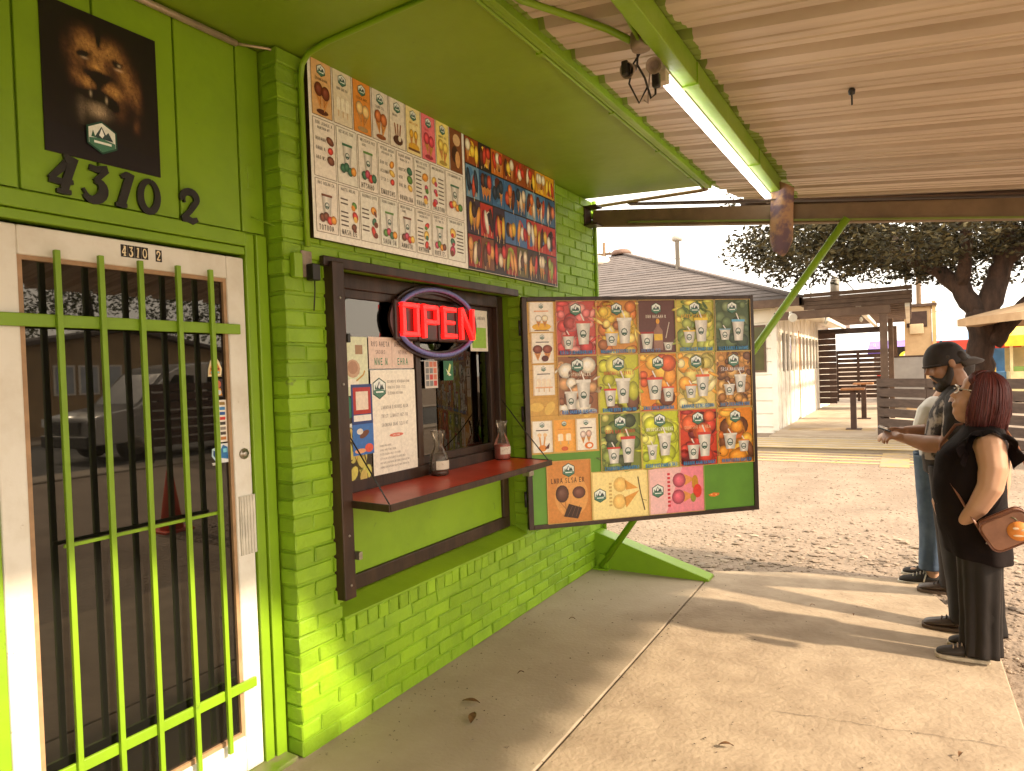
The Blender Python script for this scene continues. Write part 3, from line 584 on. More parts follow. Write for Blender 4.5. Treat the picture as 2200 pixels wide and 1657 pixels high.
p.rect(.0,.0,.372,.485, lion(.02,.47), 1); p.poly([(.002,.002),(.37,.002),(.37,.06),(.2,.085),(.002,.095)], srgb(24,15,20), 1.5)
p.logo(.170,.083,.110,17)
p.solo('lion_poster', (-.099,1.058,2.318), 'black poster with a snarling lion face above the door', 'poster')

def stroke_mesh(b, strokes, th):
    """strokes: list of [(x,z,w)...]; thick ribbons with depth"""
    th0 = th
    for q_, st in enumerate(strokes):
        th = th0*(1+.05*q_); n = len(st); L = []; Rr = []
        for i, (x, z, w) in enumerate(st):
            a = st[max(i-1,0)]; c = st[min(i+1,n-1)]; dx, dz = c[0]-a[0], c[1]-a[1]; q = math.hypot(dx, dz) or 1
            L.append((x-dz/q*w/2, z+dx/q*w/2)); Rr.append((x+dz/q*w/2, z-dx/q*w/2))
        vs = [(x, .0003*q_, z) for x, z in L]+[(x, .0003*q_, z) for x, z in Rr]+[(x, -th, z) for x, z in L]+[(x, -th, z) for x, z in Rr]; fs = []
        for i in range(n-1):
            fs += [(2*n+i, 3*n+i, 3*n+i+1, 2*n+i+1), (i, i+1, n+i+1, n+i), (i, 2*n+i, 2*n+i+1, i+1), (n+i, n+i+1, 3*n+i+1, 3*n+i)]
        fs += [(0, n, 3*n, 2*n), (n-1, 3*n-1, 4*n-1, 2*n-1)]
        b.add(vs, fs)
def arc(cx, cz, rx, rz, a0, a1, w0, w1, n=12): return [(cx+rx*math.cos(R(a0+(a1-a0)*i/n)), cz+rz*math.sin(R(a0+(a1-a0)*i/n)), w0+(w1-w0)*math.sin(math.pi*i/n)) for i in range(n+1)]
DIG = {'4': [[(.052,.112,.018),(.030,.075,.016),(.004,.038,.012)],[(.002,.036,.015),(.03,.034,.016),(.068,.038,.010)],[(.060,.115,.020),(.052,.06,.018),(.046,.012,.018)],[(.026,.005,.010),(.046,.005,.014),(.066,.005,.010)],[(.034,.108,.02),(.050,.112,.018)]],
       '3': [[(.008,.108,.014),(.03,.104,.016),(.062,.112,.018)],[(.060,.108,.014),(.044,.085,.012),(.030,.066,.012)],arc(.030,.036,.028,.032,95,-150,.012,.024),[(.004,.022,.020),(.010,.026,.022)]],
       '1': [[(.046,.114,.02),(.038,.06,.02),(.030,.008,.02)],[(.018,.098,.010),(.034,.108,.014),(.044,.108,.012)],[(.012,.004,.010),(.030,.004,.014),(.048,.004,.010)]],
       '0': [arc(.036,.058,.029,.052,80,440,.012,.018,24)],
       '2': [arc(.034,.086,.027,.026,200,-40,.014,.020),[(.053,.070,.018),(.036,.042,.015),(.010,.012,.014)],[(.006,.010,.016),(.028,.012,.018),(.046,.006,.018),(.064,.016,.012)],[(.008,.082,.020),(.014,.084,.022)]]}
for ch, y, z, lab in (('4',1.062,2.208,'tilted black number 4 at the start of the house number'),('3',1.165,2.200,'black curled 3, second of the digits under the lion poster'),('1',1.258,2.202,'slanted black 1, third of the digits under the lion poster'),('0',1.342,2.196,'black number 0 under the corner of the lion poster'),('2',1.497,2.190,'black number 2 standing apart to the right above the door')):
    b = MB(); stroke_mesh(b, [[(x_+(z_-.05)*(.16 if ch in '413' else .05), z_, w_*1.3) for x_, z_, w_ in st_] for st_ in DIG[ch]], .010); s = 1.12
    o = solo(b, 'house_number', M_black, (-.101,y,z-.016), lab, 'number', W90, 'black house numbers above the door'); o.scale = (s*.95, 1, s*.92)
def num_plate(txt, y, z, lab, tile=.024, hh=.042):
    p = Print()
    for i, ch in enumerate(txt):
        x0 = i*tile; p.mb.box(x0+.0006, x0+tile-.0006, -.001, 0, 0, hh, srgb(28,18,12)); k = hh/.125*.86
        t = MB(); stroke_mesh(t, DIG[ch], .0004)
        p.mb.add([(x0+.0035+a*k*.72, -.0018+b_*.5, .004+c*k) for a, b_, c in t.v], t.f, srgb(226,206,170))
    return p.solo('number_sticker', (-.1075,y,z), lab, 'sticker')
num_plate('4310', 1.280, 2.017, 'black tiles reading 4310 on the white door frame'); num_plate('2', 1.402, 2.015, 'single black tile reading 2 on the white door frame')
# stickers inside the door glass edge
p = Print(); p.mb.box(0,.06,0,.0008,0,.002,srgb(230,190,120)); p.poly([(.0,.0),(.058,.004),(.062,.03),(.05,.06),(.03,.085),(.012,.06),(.002,.03)], srgb(232,214,170), 1); p.poly([(.006,.008),(.052,.01),(.055,.028),(.03,.078),(.01,.03)], srgb(224,140,44), 2)
p.rect(.012,.026,.05,.034,srgb(150,60,26),3); p.rect(.018,.044,.044,.05,srgb(190,90,30),3); p.rect(.012,.012,.05,.02,srgb(120,190,190),3); p.disc(.034,.06,.008,.008,srgb(250,210,90),3)
p.solo('door_sticker', (-.1275,1.602,1.600), 'orange layered food sticker on the door glass', 'sticker')
p = Print(); p.mb.box(0,.04,0,.0008,0,.07,srgb(52,30,26)); p.disc(.02,.05,.012,.015,srgb(190,92,60),1); p.poly([(.004,.006),(.036,.006),(.03,.034),(.012,.034)],srgb(214,150,40),1); p.disc(.024,.018,.008,.01,srgb(200,205,212),2)
p.solo('door_sticker', (-.1275,1.625,1.520), 'dark sticker with orange figure shapes on the door glass', 'sticker')
p = Print(); sheet(p,.036,.165,srgb(232,224,212),.0008)
for k, c in enumerate([(150,120,60),(60,130,190),(40,90,160),(200,52,44),(60,52,48),(140,132,124),(70,60,54),(188,120,60)]): p.rect(.006,.145-.0195*k,.030,.157-.0195*k,srgb(*c),1)
p.solo('door_sticker', (-.1275,1.640,1.343), 'white strip of small payment logos on the door glass', 'sticker')
p = Print(); p.mb.box(0,.072,0,.0008,0,.004,srgb(220,214,204)); p.rect(.034,.0,.074,.075,srgb(222,224,226),1); p.poly([(.036,.02),(.072,.012),(.07,.06),(.05,.07),(.038,.05)],srgb(40,110,170),2); p.rect(.05,.04,.066,.055,srgb(120,200,220),3)
p.poly([(.016,.008),(.034,.03),(.032,.056),(.018,.062),(.002,.058),(.0,.03)],srgb(196,222,232),1); p.poly([(.016,.018),(.028,.034),(.027,.05),(.017,.047),(.008,.052),(.006,.034)],srgb(24,70,130),2); p.rect(.002,-.006,.032,.002,srgb(214,210,204),2)
p.solo('door_sticker', (-.1275,1.604,1.262), 'blue and white heart sticker at the lower door glass edge', 'sticker')

# ================================================================ LONG MENU BOARD OVER THE WINDOW
mb_root = thing('menu_board', (.004,2.02,2.18), 'long wall menu, pale cone list beside bright photo collage', 'menu board', W90)
MB().box(0,2.285,-.026,-.002,0,.778).build('backing', M_brown, mb_root, bevel=.003)
PANW, PANH = 1.150, .778
cream = srgb(240,236,226); ink = srgb(58,44,36)
p = Print(-.0265); p.mb.box(0,PANW,-.0275,-.026,0,PANH,cream)
p.build('menu_panel', mb_root, label='pale panel with rows of ice cream choices')
r_ = random.Random(7)
row_z = [.530,.268,.030]; row_h = [.240,.250,.228]
tops = [(srgb(222,176,120),srgb(120,50,24)),(srgb(226,214,190),srgb(236,226,200)),(srgb(226,146,60),srgb(240,196,130)),(srgb(226,216,204),srgb(196,110,56)),(srgb(232,222,206),srgb(110,60,36)),(srgb(240,222,160),srgb(226,170,50)),(srgb(236,120,130),srgb(214,70,84)),(srgb(244,224,130),srgb(236,200,90)),(srgb(126,70,34),srgb(196,130,70))]
cw = (PANW-.03)/9
for i, (bg, pc) in enumerate(tops):
    x0 = .016+i*cw; w = cw-.010; h = row_h[0]; p = Print(-.0288); p.mb.box(0,w,-.0288,-.0275,0,h,bg); p.line([(0,0),(w,0),(w,h),(0,h),(0,0)], .0028, srgb(120,96,70), 2)
    if i < 8: p.logo(w*.5,h*.83,.055,3); p.words(w*.2,h*.64,w*.8,.012, ink if i not in (6,5) else srgb(200,60,70) if i == 6 else srgb(210,150,30), 3, r_)
    if i == 1:
        for k in range(3): p.bar_pop(w*(.26+.24*k),h*.26,w*.2,h*.24,srgb(240,232,210),4)
    elif i == 4: 
        for k in range(3): p.line([(w*(.3+.2*k),h*.5),(w*(.4+.1*k),h*.18)],.008,srgb(150,90,50),4)
        p.disc(w*.5,h*.16,w*.32,h*.10,srgb(80,40,26),5); p.disc(w*.6,h*.2,w*.1,h*.06,srgb(230,220,200),6)
    elif i == 5: p.disc(w*.5,h*.16,w*.38,h*.09,srgb(222,170,50),4); [p.cone_ice(w*(.34+.3*k),h*.16,w*.26,h*.36,pc,5) for k in range(2)]; p.rect(w*.1,h*.07,w*.9,h*.12,srgb(120,80,40),6)
    elif i == 8: p.disc(w*.55,h*.75,w*.3,h*.14,srgb(214,176,128),4); p.disc(w*.4,h*.4,w*.28,h*.2,srgb(70,34,20),4); p.disc(w*.6,h*.3,w*.2,h*.2,srgb(214,160,100),5)
    else: p.cone_ice(w*.34,h*.12,w*.42,h*.48,pc,4,.01); p.cone_ice(w*.68,h*.08,w*.42,h*.48,pc,6,-.01); p.disc(w*.5,h*.08,w*.3,h*.05,tuple(v*.5 for v in pc),5)
    o = p.build('menu_card', mb_root); o.location = (x0, 0, row_z[0])
for rw in (1, 2):
    cw2 = (PANW-.03)/8.3
    for i in range(8):
        x0 = .016+i*cw2; w = cw2*(1.28 if i == 7 else 1)-.010; h = row_h[rw]; p = Print(-.0288); p.mb.box(0,w,-.0288,-.0275,0,h,srgb(236+r_.randint(-4,5),231,220)); p.line([(0,0),(w,0),(w,h),(0,h),(0,0)], .0026, srgb(130,112,92), 2)
        p.words(w*.12,h*.90,w*.9,.014,ink,3,r_,1)
        if r_.random() < .5: p.words(w*.2,h*.82,w*.8,.012,ink,3,r_)
        side = r_.choice([0,1]) if not (rw == 1 and i == 0) else 1
        cols = [srgb(206,60,44),srgb(226,150,50),srgb(96,140,60),srgb(120,66,40),srgb(236,190,90),srgb(190,70,96),srgb(60,110,80)]
        style = r_.random()
        if style < .45:
            for k in range(7):
                if r_.random() < .85: p.line([(w*(.08 if side else .52),h*(.74-.085*k)),(w*(.44 if side else .90),h*(.735-.085*k))], .0065, srgb(92,76,64), 3)
            for k in range(3): 
                c = r_.choice(cols); p.ball(w*(.72 if side else .28)+r_.uniform(-.01,.01),h*(.66-.22*k),w*r_.uniform(.10,.19),h*r_.uniform(.06,.13),c,4+k,10,r_.uniform(0,3)); p.disc(w*(.72 if side else .28)+r_.uniform(-.012,.012),h*(.60-.22*k),w*r_.uniform(.07,.13),h*r_.uniform(.03,.07),r_.choice(cols),5+k,7,r_.uniform(0,3))
        elif style < .75:
            c = r_.choice(cols); p.cup(w*.5,h*.34,w*.46,h*.36,r_.choice(cols),4); 
            for k in range(4): p.ball(w*(.26+.17*k),h*(.27+.04*math.sin(k*2)),w*.14,h*.085,r_.choice(cols),10+k,10)
        else:
            for k in range(3): p.words(w*.1,h*(.62-.16*k),w*.55,.016,ink,3,r_)
            for k in range(3): p.ball(w*.76,h*(.66-.17*k),w*r_.uniform(.1,.18),h*r_.uniform(.06,.1),r_.choice(cols),4+k,9,1)
        if r_.random() < .7: p.words(w*.1,h*.04,w*.92,.024,srgb(66,52,44),5,r_)
        o = p.build('menu_card', mb_root); o.location = (x0, 0, row_z[rw])
# photo collage panel
p = Print(-.0265); p.mb.box(PANW+.004,2.280,-.0275,-.026,.004,.774,srgb(40,28,24)); p.line([(PANW+.006,.004),(2.281,.004),(2.281,.775),(PANW+.006,.775),(PANW+.006,.004)], .007, srgb(214,200,180), 2); p.build('menu_panel', mb_root, label='panel of bright ice cream photographs')
rows = [(.615,.150,[(222,160,30),(200,110,24),(150,70,20),(226,180,50),(40,26,20)],[(196,52,30),(244,200,60),(90,40,22),(240,226,190)]),(.420,.185,[(74,122,166),(60,104,150),(110,150,180),(50,90,130)],[(90,36,24),(216,110,50),(222,200,170),(40,50,70),(190,70,40)]),(.215,.195,[(190,50,34),(74,110,160),(206,66,38),(60,40,60),(90,120,170)],[(60,24,18),(240,224,200),(226,150,60),(170,30,36),(214,170,50)]),(.020,.185,[(60,38,28),(150,40,30),(96,84,34),(50,30,34),(120,70,40)],[(196,44,40),(150,160,50),(216,150,80),(226,200,170),(90,50,30)])]
cwp = (2.280-PANW-.02)/8
for (z0, h, bgs, fgs) in rows:
    for i in range(8):
        w = cwp-.003; p = Print(-.0288); bg = srgb(*r_.choice(bgs)); p.mb.box(0,w,-.0288,-.0275,0,h,bg)
        for k in range(6): qx, qz = w*r_.uniform(.14,.30), h*r_.uniform(.1,.24); p.disc(r_.uniform(.3,.7)*w,r_.uniform(.22,.78)*h,qx,qz,srgb(*r_.choice(bgs+fgs[:2])),2+k%3,7,r_.choice([0,1.57]) if qx > w*.22 else r_.uniform(0,3))
        for k in range(3):
            c = srgb(*r_.choice(fgs)); x = w*(.22+.28*k+r_.uniform(-.06,.06)); t = r_.random(); zc = h*r_.uniform(.38,.58)
            if t < .45: p.ball(x,zc,w*.15,h*.38,c,5+k,12,r_.uniform(-.25,.25)); p.rect(x-w*.02,zc-h*.48,x+w*.02,zc-h*.3,srgb(220,190,140),4)
            elif t < .75: p.cone_ice(x,h*.04,w*.38,h*.88,c,5+k)
            else: p.ball(x,zc,w*.20,h*.24,c,5+k,12)
        o = p.build('photo_card', mb_root); o.location = (PANW+.010+i*cwp, 0, z0)

# ================================================================ OPEN SIGN
sg = thing('open_sign', (-.072,3.015,1.872), 'glowing red and blue oval neon open sign hanging in the window', 'sign', W90)
def oval(rx, rz, y0, y1, n=40): return [(rx*math.cos(2*math.pi*i/n), y0, rz*math.sin(2*math.pi*i/n)) for i in range(n)]
M_plate = mat('sign_plate', (.045,.016,.013), .35); b = MB(); o1, o2 = oval(.378,.200,.03,0), oval(.318,.156,.03,0); n_ = len(o1); th_ = [(x, y-.016, z) for x, y, z in o1]; ti_ = [(x, y-.016, z) for x, y, z in o2]
b.add(o1+o2+th_+ti_, [f for i in range(n_) for f in ((i, (i+1)%n_, n_+(i+1)%n_, n_+i), (2*n_+i, 3*n_+i, 3*n_+(i+1)%n_, 2*n_+(i+1)%n_), (i, 2*n_+i, 2*n_+(i+1)%n_, (i+1)%n_), (n_+i, n_+(i+1)%n_, 3*n_+(i+1)%n_, 3*n_+i))]); b.build('backing_ring', M_plate, sg)
for x0, x1 in ((-.352,-.178),(-.172,-.008),(-.002,.155),(.160,.332)): MB().box(x0,x1,.003,.028,-.106,.106).build('letter_backing', M_plate, sg, bevel=.012)
M_red = mat_emit('neon_red', (1.0,.006,.005), 1.1); M_blu = mat('neon_blue_glass', srgb(120,124,190), .25, vs=30)
for a0, a1 in ((22,158),(202,338)):
    b = MB(); b.tube([(.345*math.cos(R(a0+(a1-a0)*i/20)), .002, .178*math.sin(R(a0+(a1-a0)*i/20))) for i in range(21)], .0125, 10); b.build('blue_tube', M_blu, sg)
def letter(strokes, x, name='letter'):
    b = MB(); stroke_mesh(b, strokes, .020); o = b.build(name, M_red, sg, bevel=.003); o.location = (x, 0, -.088); return o
wd = .024
letter([[(.030,.017,wd),(.030,.163,wd)],[(.013,.017,wd),(.152,.017,wd)],[(.135,.017,wd),(.135,.163,wd)],[(.013,.163,wd),(.152,.163,wd)]], -.338)
letter([[(.018,.0,wd),(.018,.178,wd)],[(.001,.162,wd),(.128,.162,wd)],[(.124,.165,wd),(.124,.075,wd)],[(.018,.085,wd),(.130,.085,wd)]], -.160)
letter([[(.018,.0,wd),(.018,.178,wd)],[(.001,.162,wd),(.125,.162,wd)],[(.018,.090,wd*.8),(.108,.090,wd*.8)],[(.001,.016,wd),(.125,.016,wd)]], .010)
letter([[(.018,.0,wd),(.018,.178,wd)],[(.018,.176,wd*1.1),(.125,.004,wd*1.1)],[(.126,.0,wd),(.126,.178,wd)]], .172)
sg.scale = (1.05,1.05,1.03)
for x in (-.17,.17): MB().tube([(x,.03,.18),(x,.03,.22)], .002, 6).build('hanging_wire', M_cable, sg)

# ================================================================ PAPERS ON THE WINDOW
GX = -.1165
def on_glass(p, name, y, z, lab, cat='poster', x=GX+.0016): return p.solo(name, (x,y,z), lab, cat)
p = Print(); sheet(p,.205,.285,srgb(216,220,186),.0006); p.disc(.10,.13,.05,.045,srgb(196,160,130),1); p.disc(.10,.135,.034,.032,srgb(176,132,104),2); p.disc(.09,.06,.05,.02,srgb(238,232,214),2); p.line([(.12,.07),(.17,.1),(.18,.12)],.008,srgb(190,150,60),3); p.rect(.12,.20,.17,.245,srgb(160,124,86),1)
on_glass(p,'window_paper',2.268,1.492,'pale green paper with a fruit drawing at the left of the window')
p = Print(); sheet(p,.345,.160,srgb(222,196,180),.0006); p.line([(.172,.01),(.172,.15)],.003,srgb(190,150,136),1)
for k in range(2): p.words(.02+.175*k,.112,.155+.175*k,.026,srgb(96,62,56),1,r_,1); p.words(.05+.175*k,.074,.13+.175*k,.02,srgb(110,70,64),1,r_,1); p.words(.04+.175*k,.018,.14+.175*k,.036,srgb(52,130,92),1,r_,1)
on_glass(p,'window_paper',2.482,1.620,'pink two-column notice with green lettering under the open sign')
p = Print(); sheet(p,.345,.545,srgb(238,230,214),.0006); p.logo(.062,.452,.110,1)
for k in range(3): p.words(.125,.478-.03*k,.30-.03*k,.014,srgb(110,96,84),1,r_,1)
for k in range(3): p.words(.07,.345-.045*k,.28,.018,srgb(112,98,88),1,r_,1)
p.disc(.18,.207,.055,.010,srgb(220,120,96),1,14); p.words(.15,.203,.21,.008,srgb(250,240,230),2,r_,1)
for k in range(6): p.words(.05,.155-.022*k,.14+.035*min(k,4),.010,srgb(130,114,100),1,r_,1)
on_glass(p,'window_paper',2.487,1.068,'large white notice with the mountain badge in the left sash')
p = Print(); sheet(p,.145,.345,srgb(44,62,120),.0006); p.rect(.012,.165,.133,.195,srgb(236,230,222),1); p.rect(.012,.200,.133,.330,srgb(176,44,36),1); p.rect(.03,.22,.115,.31,srgb(232,214,196),2); p.rect(0,0,.145,.150,srgb(60,112,184),1); p.disc(.08,.10,.036,.016,srgb(110,66,44),2,12,.4); p.disc(.05,.115,.022,.015,srgb(222,216,206),3); p.disc(.11,.03,.03,.022,srgb(224,92,70),2); p.disc(.05,.02,.04,.012,srgb(236,170,120),2)
on_glass(p,'window_sticker',2.348,1.200,'blue and red ice pop sticker in the left sash','sticker',GX+.0028)
p = Print(); sheet(p,.215,.44,srgb(60,50,34),.0006); p.poly([(.0,.44),(.0,.30),(.09,.33),(.11,.40),(.06,.44)],srgb(40,120,92),1); p.poly([(.0,.29),(.1,.30),(.08,.26),(0,.25)],srgb(224,226,214),1)
for k in range(26): 
    x, z = r_.uniform(.02,.20), r_.uniform(.02,.27); p.disc(x,z,.030,.042,srgb(92,80,34),2+k%4,10,r_.uniform(-.8,.8)); p.disc(x,z,.025,.037,srgb(206+r_.randint(-15,15),188+r_.randint(-12,12),98),3+k%4,10,r_.uniform(-.8,.8))
on_glass(p,'window_sticker',2.262,1.060,'fruit pile picture in the lower left corner of the window','sticker',GX+.0004)
p = Print(); p.mb.box(0,.05,0,.0008,0,.004,srgb(60,130,110)); p.disc(.135,.03,.135,.050,srgb(50,132,112),1,24); p.disc(.135,.035,.10,.034,srgb(190,70,56),2,20)
on_glass(p,'window_sticker',2.60,1.020,'round teal and red sticker below the white notice','sticker',GX+.0004)
GX2 = -.1490
p = Print(); sheet(p,.118,.155,srgb(206,196,184),.0006)
for k in range(4):
    for i in range(3): p.rect(.008+.036*i,.012+.036*k,.038+.036*i,.042+.036*k,srgb(*r_.choice([(196,60,50),(220,210,200),(120,120,120),(210,120,90)])),1)
on_glass(p,'window_sticker',2.965,1.505,'red and grey photo grid sticker in the right sash','sticker',GX2)
p = Print(); sheet(p,.095,.115,srgb(36,104,66),.0006); p.poly([(.03,.03),(.06,.10),(.075,.09),(.06,.05)],srgb(206,214,130),1); p.poly([(.02,.07),(.045,.05),(.075,.03),(.05,.025)],srgb(224,226,200),2)
on_glass(p,'window_sticker',3.142,1.545,'small green leaf sticker in the right sash','sticker',GX2)
p = Print(); sheet(p,.20,.26,srgb(222,214,196),.0006); p.words(.02,.2,.18,.02,ink,1,r_,1); p.rect(.02,.02,.18,.15,srgb(150,190,70),1)
on_glass(p,'window_paper',3.43,1.72,'white and green flyer behind the right end of the open sign','poster',GX2)

# ================================================================ FOLD-DOWN SHELF, BOTTLES
sh = thing('fold_down_shelf', (-.108,2.175,1.005), 'red fold-down counter shelf under the order window', 'shelf')
b = MB(); b.prism([(.0,.0,.0),(.385,-.02,.0),(.385,1.46,.0),(.0,1.53,.0)], (0,0,.022)); b.build('shelf_board', mat('red_laminate', srgb(206,70,38), .3, c2=srgb(182,58,32), vs=3), sh, bevel=.003)
b = MB(); b.bar((.389,-.024,.010),(.389,1.464,.010),.010,.032); b.bar((.0,-.006,.010),(.389,-.026,.010),.010,.032); b.bar((.0,1.536,.010),(.389,1.466,.010),.010,.032); b.build('edge_trim', M_brown, sh, bevel=.002)
b = MB(); b.tube([(.02,.055,.40),(.20,.02,.21),(.375,-.012,.024)], .0035, 6); b.build('support_chain', M_black, sh); b = MB(); b.tube([(.02,1.50,.40),(.20,1.49,.19),(.375,1.45,.024)], .0035, 6); b.build('support_chain', M_black, sh)
MB().box(.36,.41,1.15,1.20,-.03,-.002).build('catch', M_steel, sh, bevel=.003)
M_bottle = mat_glass('bottle_glass', (.95,.92,.86), 1.4, haze=.05)
def carafe(loc, lab, liquid, lvl):
    t = thing('glass_carafe', loc, lab, 'carafe', group='glass carafes on the shelf')
    b = MB(); b.lathe((0,0,0), [(.001,.0),(.048,.0),(.052,.012),(.053,.085),(.046,.115),(.026,.155),(.0235,.175),(.028,.20),(.042,.245),(.041,.247)], 24); b.build('carafe_body', M_bottle, t)
    b = MB(); b.lathe((0,0,0), [(.0,.004),(.048,.005),(.0505,.014),(.051,lvl)], 24); b.build('filling', liquid, t)
    p = Print(); b = MB(); vs = []; 
    for i in range(7):
        a = R(-70+i*20); vs += [(.0545*math.cos(a), .0545*math.sin(a), .035), (.0545*math.cos(a), .0545*math.sin(a), .082)]
    b.add(vs, [(2*i, 2*i+2, 2*i+3, 2*i+1) for i in range(6)]); b.build('paper_label', mat('label_paper', (.7,.62,.5), .6, c2=(.3,.12,.08), vs=40, ramp=(.3,.45)), t)
    return t
carafe((-.045,2.93,1.0275), 'glass carafe with pale label in the middle of the red shelf', mat('amber_syrup', srgb(74,36,20), .2, vs=3), .03)
carafe((-.06,3.615,1.0275), 'glass carafe of pink syrup at the far end of the red shelf', mat('pink_syrup', srgb(190,96,80), .3, vs=3), .095)

# ================================================================ SWUNG-OUT MENU SHUTTER
ang = math.atan2(1.18, 1.21)
shut = thing('menu_shutter', (.035,3.758,.545), 'swung-out window shutter covered with drink and ice cream cards', 'menu board', ang)
BW, BH = 1.69, 1.52
b = MB()
for x0, x1, z0, z1 in ((0,.035,0,BH),(BW-.032,BW,0,BH),(.035,BW-.032,0,.030),(.035,BW-.032,BH-.030,BH)): b.box(x0,x1,-.012,.030,z0,z1)
b.build('shutter_frame', M_brown, shut, bevel=.004)
M_gboard = mat('green_board', srgb(104,158,48), .45, c2=srgb(90,140,42), vs=3)
MB().box(.030,BW-.028,.0,.022,.026,BH-.026).build('shutter_panel', M_gboard, shut)
for z in (.2,.76,1.32): MB().tube([(-.012,.012,z-.05),(-.012,.012,z+.05)], .009, 8).build('hinge', M_black, shut)
p = Print(-.0006); p.mb.box(.036,.505,-.0006,0,.490,BH-.032,srgb(206,160,74)); 
for k in range(16): p.poly([(.04,.5+.06*k),(.50,.505+.06*k),(.50,.508+.06*k),(.04,.504+.06*k)],srgb(190,140,58),1)
for k in range(5): p.disc(.08+.09*k,.80-.01*k,.05,.03,srgb(224,186,90),2,10,k)
p.build('gold_backing_sheet', shut)
def card(u0, v0, u1, v1, bg, fn, name='drink_card', **kw):
    w, h = u1-u0, v1-v0; p = Print(-.0024); p.mb.box(0,w,-.0024,-.0008,0,h,bg); fn(p, w, h); p.line([(.001,.001),(w-.001,.001),(w-.001,h-.001),(.001,h-.001),(.001,.001)], .0035, srgb(206,170,96), 30)
    o = p.build(name, shut, **kw); o.location = (u0, 0, v0); return o
def fruit(pal, blobs, cups, txt=srgb(60,150,205), head=None, big=1.0, leaf=None):
    def fn(p, w, h):
        for k in range(int(blobs*1.8)):
            x, z = r_.uniform(0,w), r_.uniform(0,h); q = r_.uniform(.028,.058)*big; q = min(q, x+.004 if x > q*.3 else q, 1); rr_ = min(q, max(.008, x-.001), max(.008, w-x-.001)); rz_ = min(q*.95, max(.008, z-.001), max(.008, h-z-.001))
            c = srgb(*r_.choice(pal)); p.ball(x,z,rr_,rz_,c,1+(k%9),12,r_.uniform(0,3) if rr_ < .03 else 0)
        if leaf:
            for k in range(7):
                x, z = r_.uniform(.15,.85)*w, r_.uniform(.6,.92)*h; p.disc(x,z,.035,.010,srgb(*leaf),9,8,r_.uniform(0,3))
        p.logo(w*.5,h*.84,h*.24,12)
        if head: p.words(w*.14,h*.655,w*.88,.024,srgb(*head),12,r_,1)
        for (cx, cz, cw_, chh, lid) in cups: p.cup(w*cx,h*cz,w*cw_,h*chh,srgb(*lid),14)
        p.words(w*.08,.008,w*.94,.026,srgb(40,110,170),22,r_,1); p.words(w*.09,.010,w*.95,.022,txt,24,r_,1)
    return fn
two = [(.32,.14,.28,.26,(196,60,50)),(.68,.16,.32,.42,(230,226,220))]
Rw = [(1.131,1.493),(.738,1.128),(.345,.735)]
G = [(.512,.802),(.808,1.084),(1.090,1.376),(1.384,1.660)]
card(.229,Rw[0][0],.506,Rw[0][1],srgb(196,84,76),fruit([(206,70,66),(226,120,120),(186,52,50),(232,150,140)],26,[(.30,.12,.28,.24,(196,66,60)),(.68,.20,.36,.40,(206,80,70))]),label='card with red berries and two cups')
card(G[0][0],Rw[0][0],G[0][1],Rw[0][1],srgb(206,140,60),fruit([(232,190,70),(206,120,50),(244,214,120),(160,96,50)],22,[(.36,.16,.32,.24,(236,190,70)),(.68,.20,.34,.44,(226,222,214))],head=(236,196,80)),label='card with bananas and two cups')
def dark(p, w, h):
    p.rect(0,0,w,h,srgb(98,56,50),1); p.logo(w*.5,h*.84,h*.22,4); p.words(w*.22,h*.66,w*.78,.022,srgb(232,220,206),4,r_,1); p.cup(w*.24,h*.08,w*.34,h*.30,srgb(160,40,34),5,False); p.poly([(w*.42,h*.06),(w*.66,h*.06),(w*.66,h*.42),(w*.58,h*.5),(w*.56,h*.6),(w*.5,h*.6),(w*.49,h*.5),(w*.42,h*.42)],srgb(150,110,96),5); p.rect(w*.43,h*.24,w*.65,h*.36,srgb(226,186,60),7); p.disc(w*.53,h*.60,w*.05,h*.05,srgb(226,160,50),7); p.cup(w*.80,h*.05,w*.24,h*.14,srgb(190,180,170),6,False); p.line([(w*.74,h*.28),(w*.84,h*.58)],.006,srgb(206,190,176),6); p.words(w*.08,.01,w*.6,.022,srgb(90,140,200),8,r_,1)
card(G[1][0],Rw[0][0],G[1][1],Rw[0][1],srgb(98,56,50),dark,label='dark maroon card with bottle and cup')
card(G[2][0],Rw[0][0],G[2][1],Rw[0][1],srgb(190,180,70),fruit([(196,200,80),(120,140,60),(226,206,90),(160,170,80)],24,[(.34,.18,.30,.22,(232,190,60)),(.66,.20,.34,.42,(236,206,70))],head=(232,170,60),leaf=(80,104,50)),label='card with lemons and leaves')
card(G[3][0],Rw[0][0],G[3][1],Rw[0][1],srgb(74,92,56),fruit([(70,92,56),(96,116,70),(50,70,44),(120,136,90)],14,[(.28,.22,.30,.20,(120,160,180)),(.66,.20,.34,.38,(100,170,210))]),label='dark green card with cane drink')
card(.229,Rw[1][0],.506,Rw[1][1],srgb(150,96,62),fruit([(140,84,52),(200,150,100),(236,226,206),(110,64,40)],22,[(.32,.10,.30,.28,(220,214,204)),(.64,.12,.34,.44,(226,222,214))],head=(236,226,206),txt=srgb(90,150,220)),label='brown card with coconuts and tall cup')
card(G[0][0],Rw[1][0],G[0][1],Rw[1][1],srgb(196,196,56),fruit([(206,206,60),(180,180,50),(226,220,100),(110,64,30)],16,[(.28,.12,.28,.28,(206,60,44)),(.60,.16,.34,.40,(226,222,214))],head=(206,60,60),big=1.3),label='yellow green card with two cups')
card(G[1][0],Rw[1][0],G[1][1],Rw[1][1],srgb(226,140,44),fruit([(232,150,50),(240,186,70),(206,90,36),(120,60,26)],18,[(.40,.20,.40,.36,(206,60,44)),(.76,.16,.30,.24,(214,84,50))],big=1.25),label='orange card with mangoes')
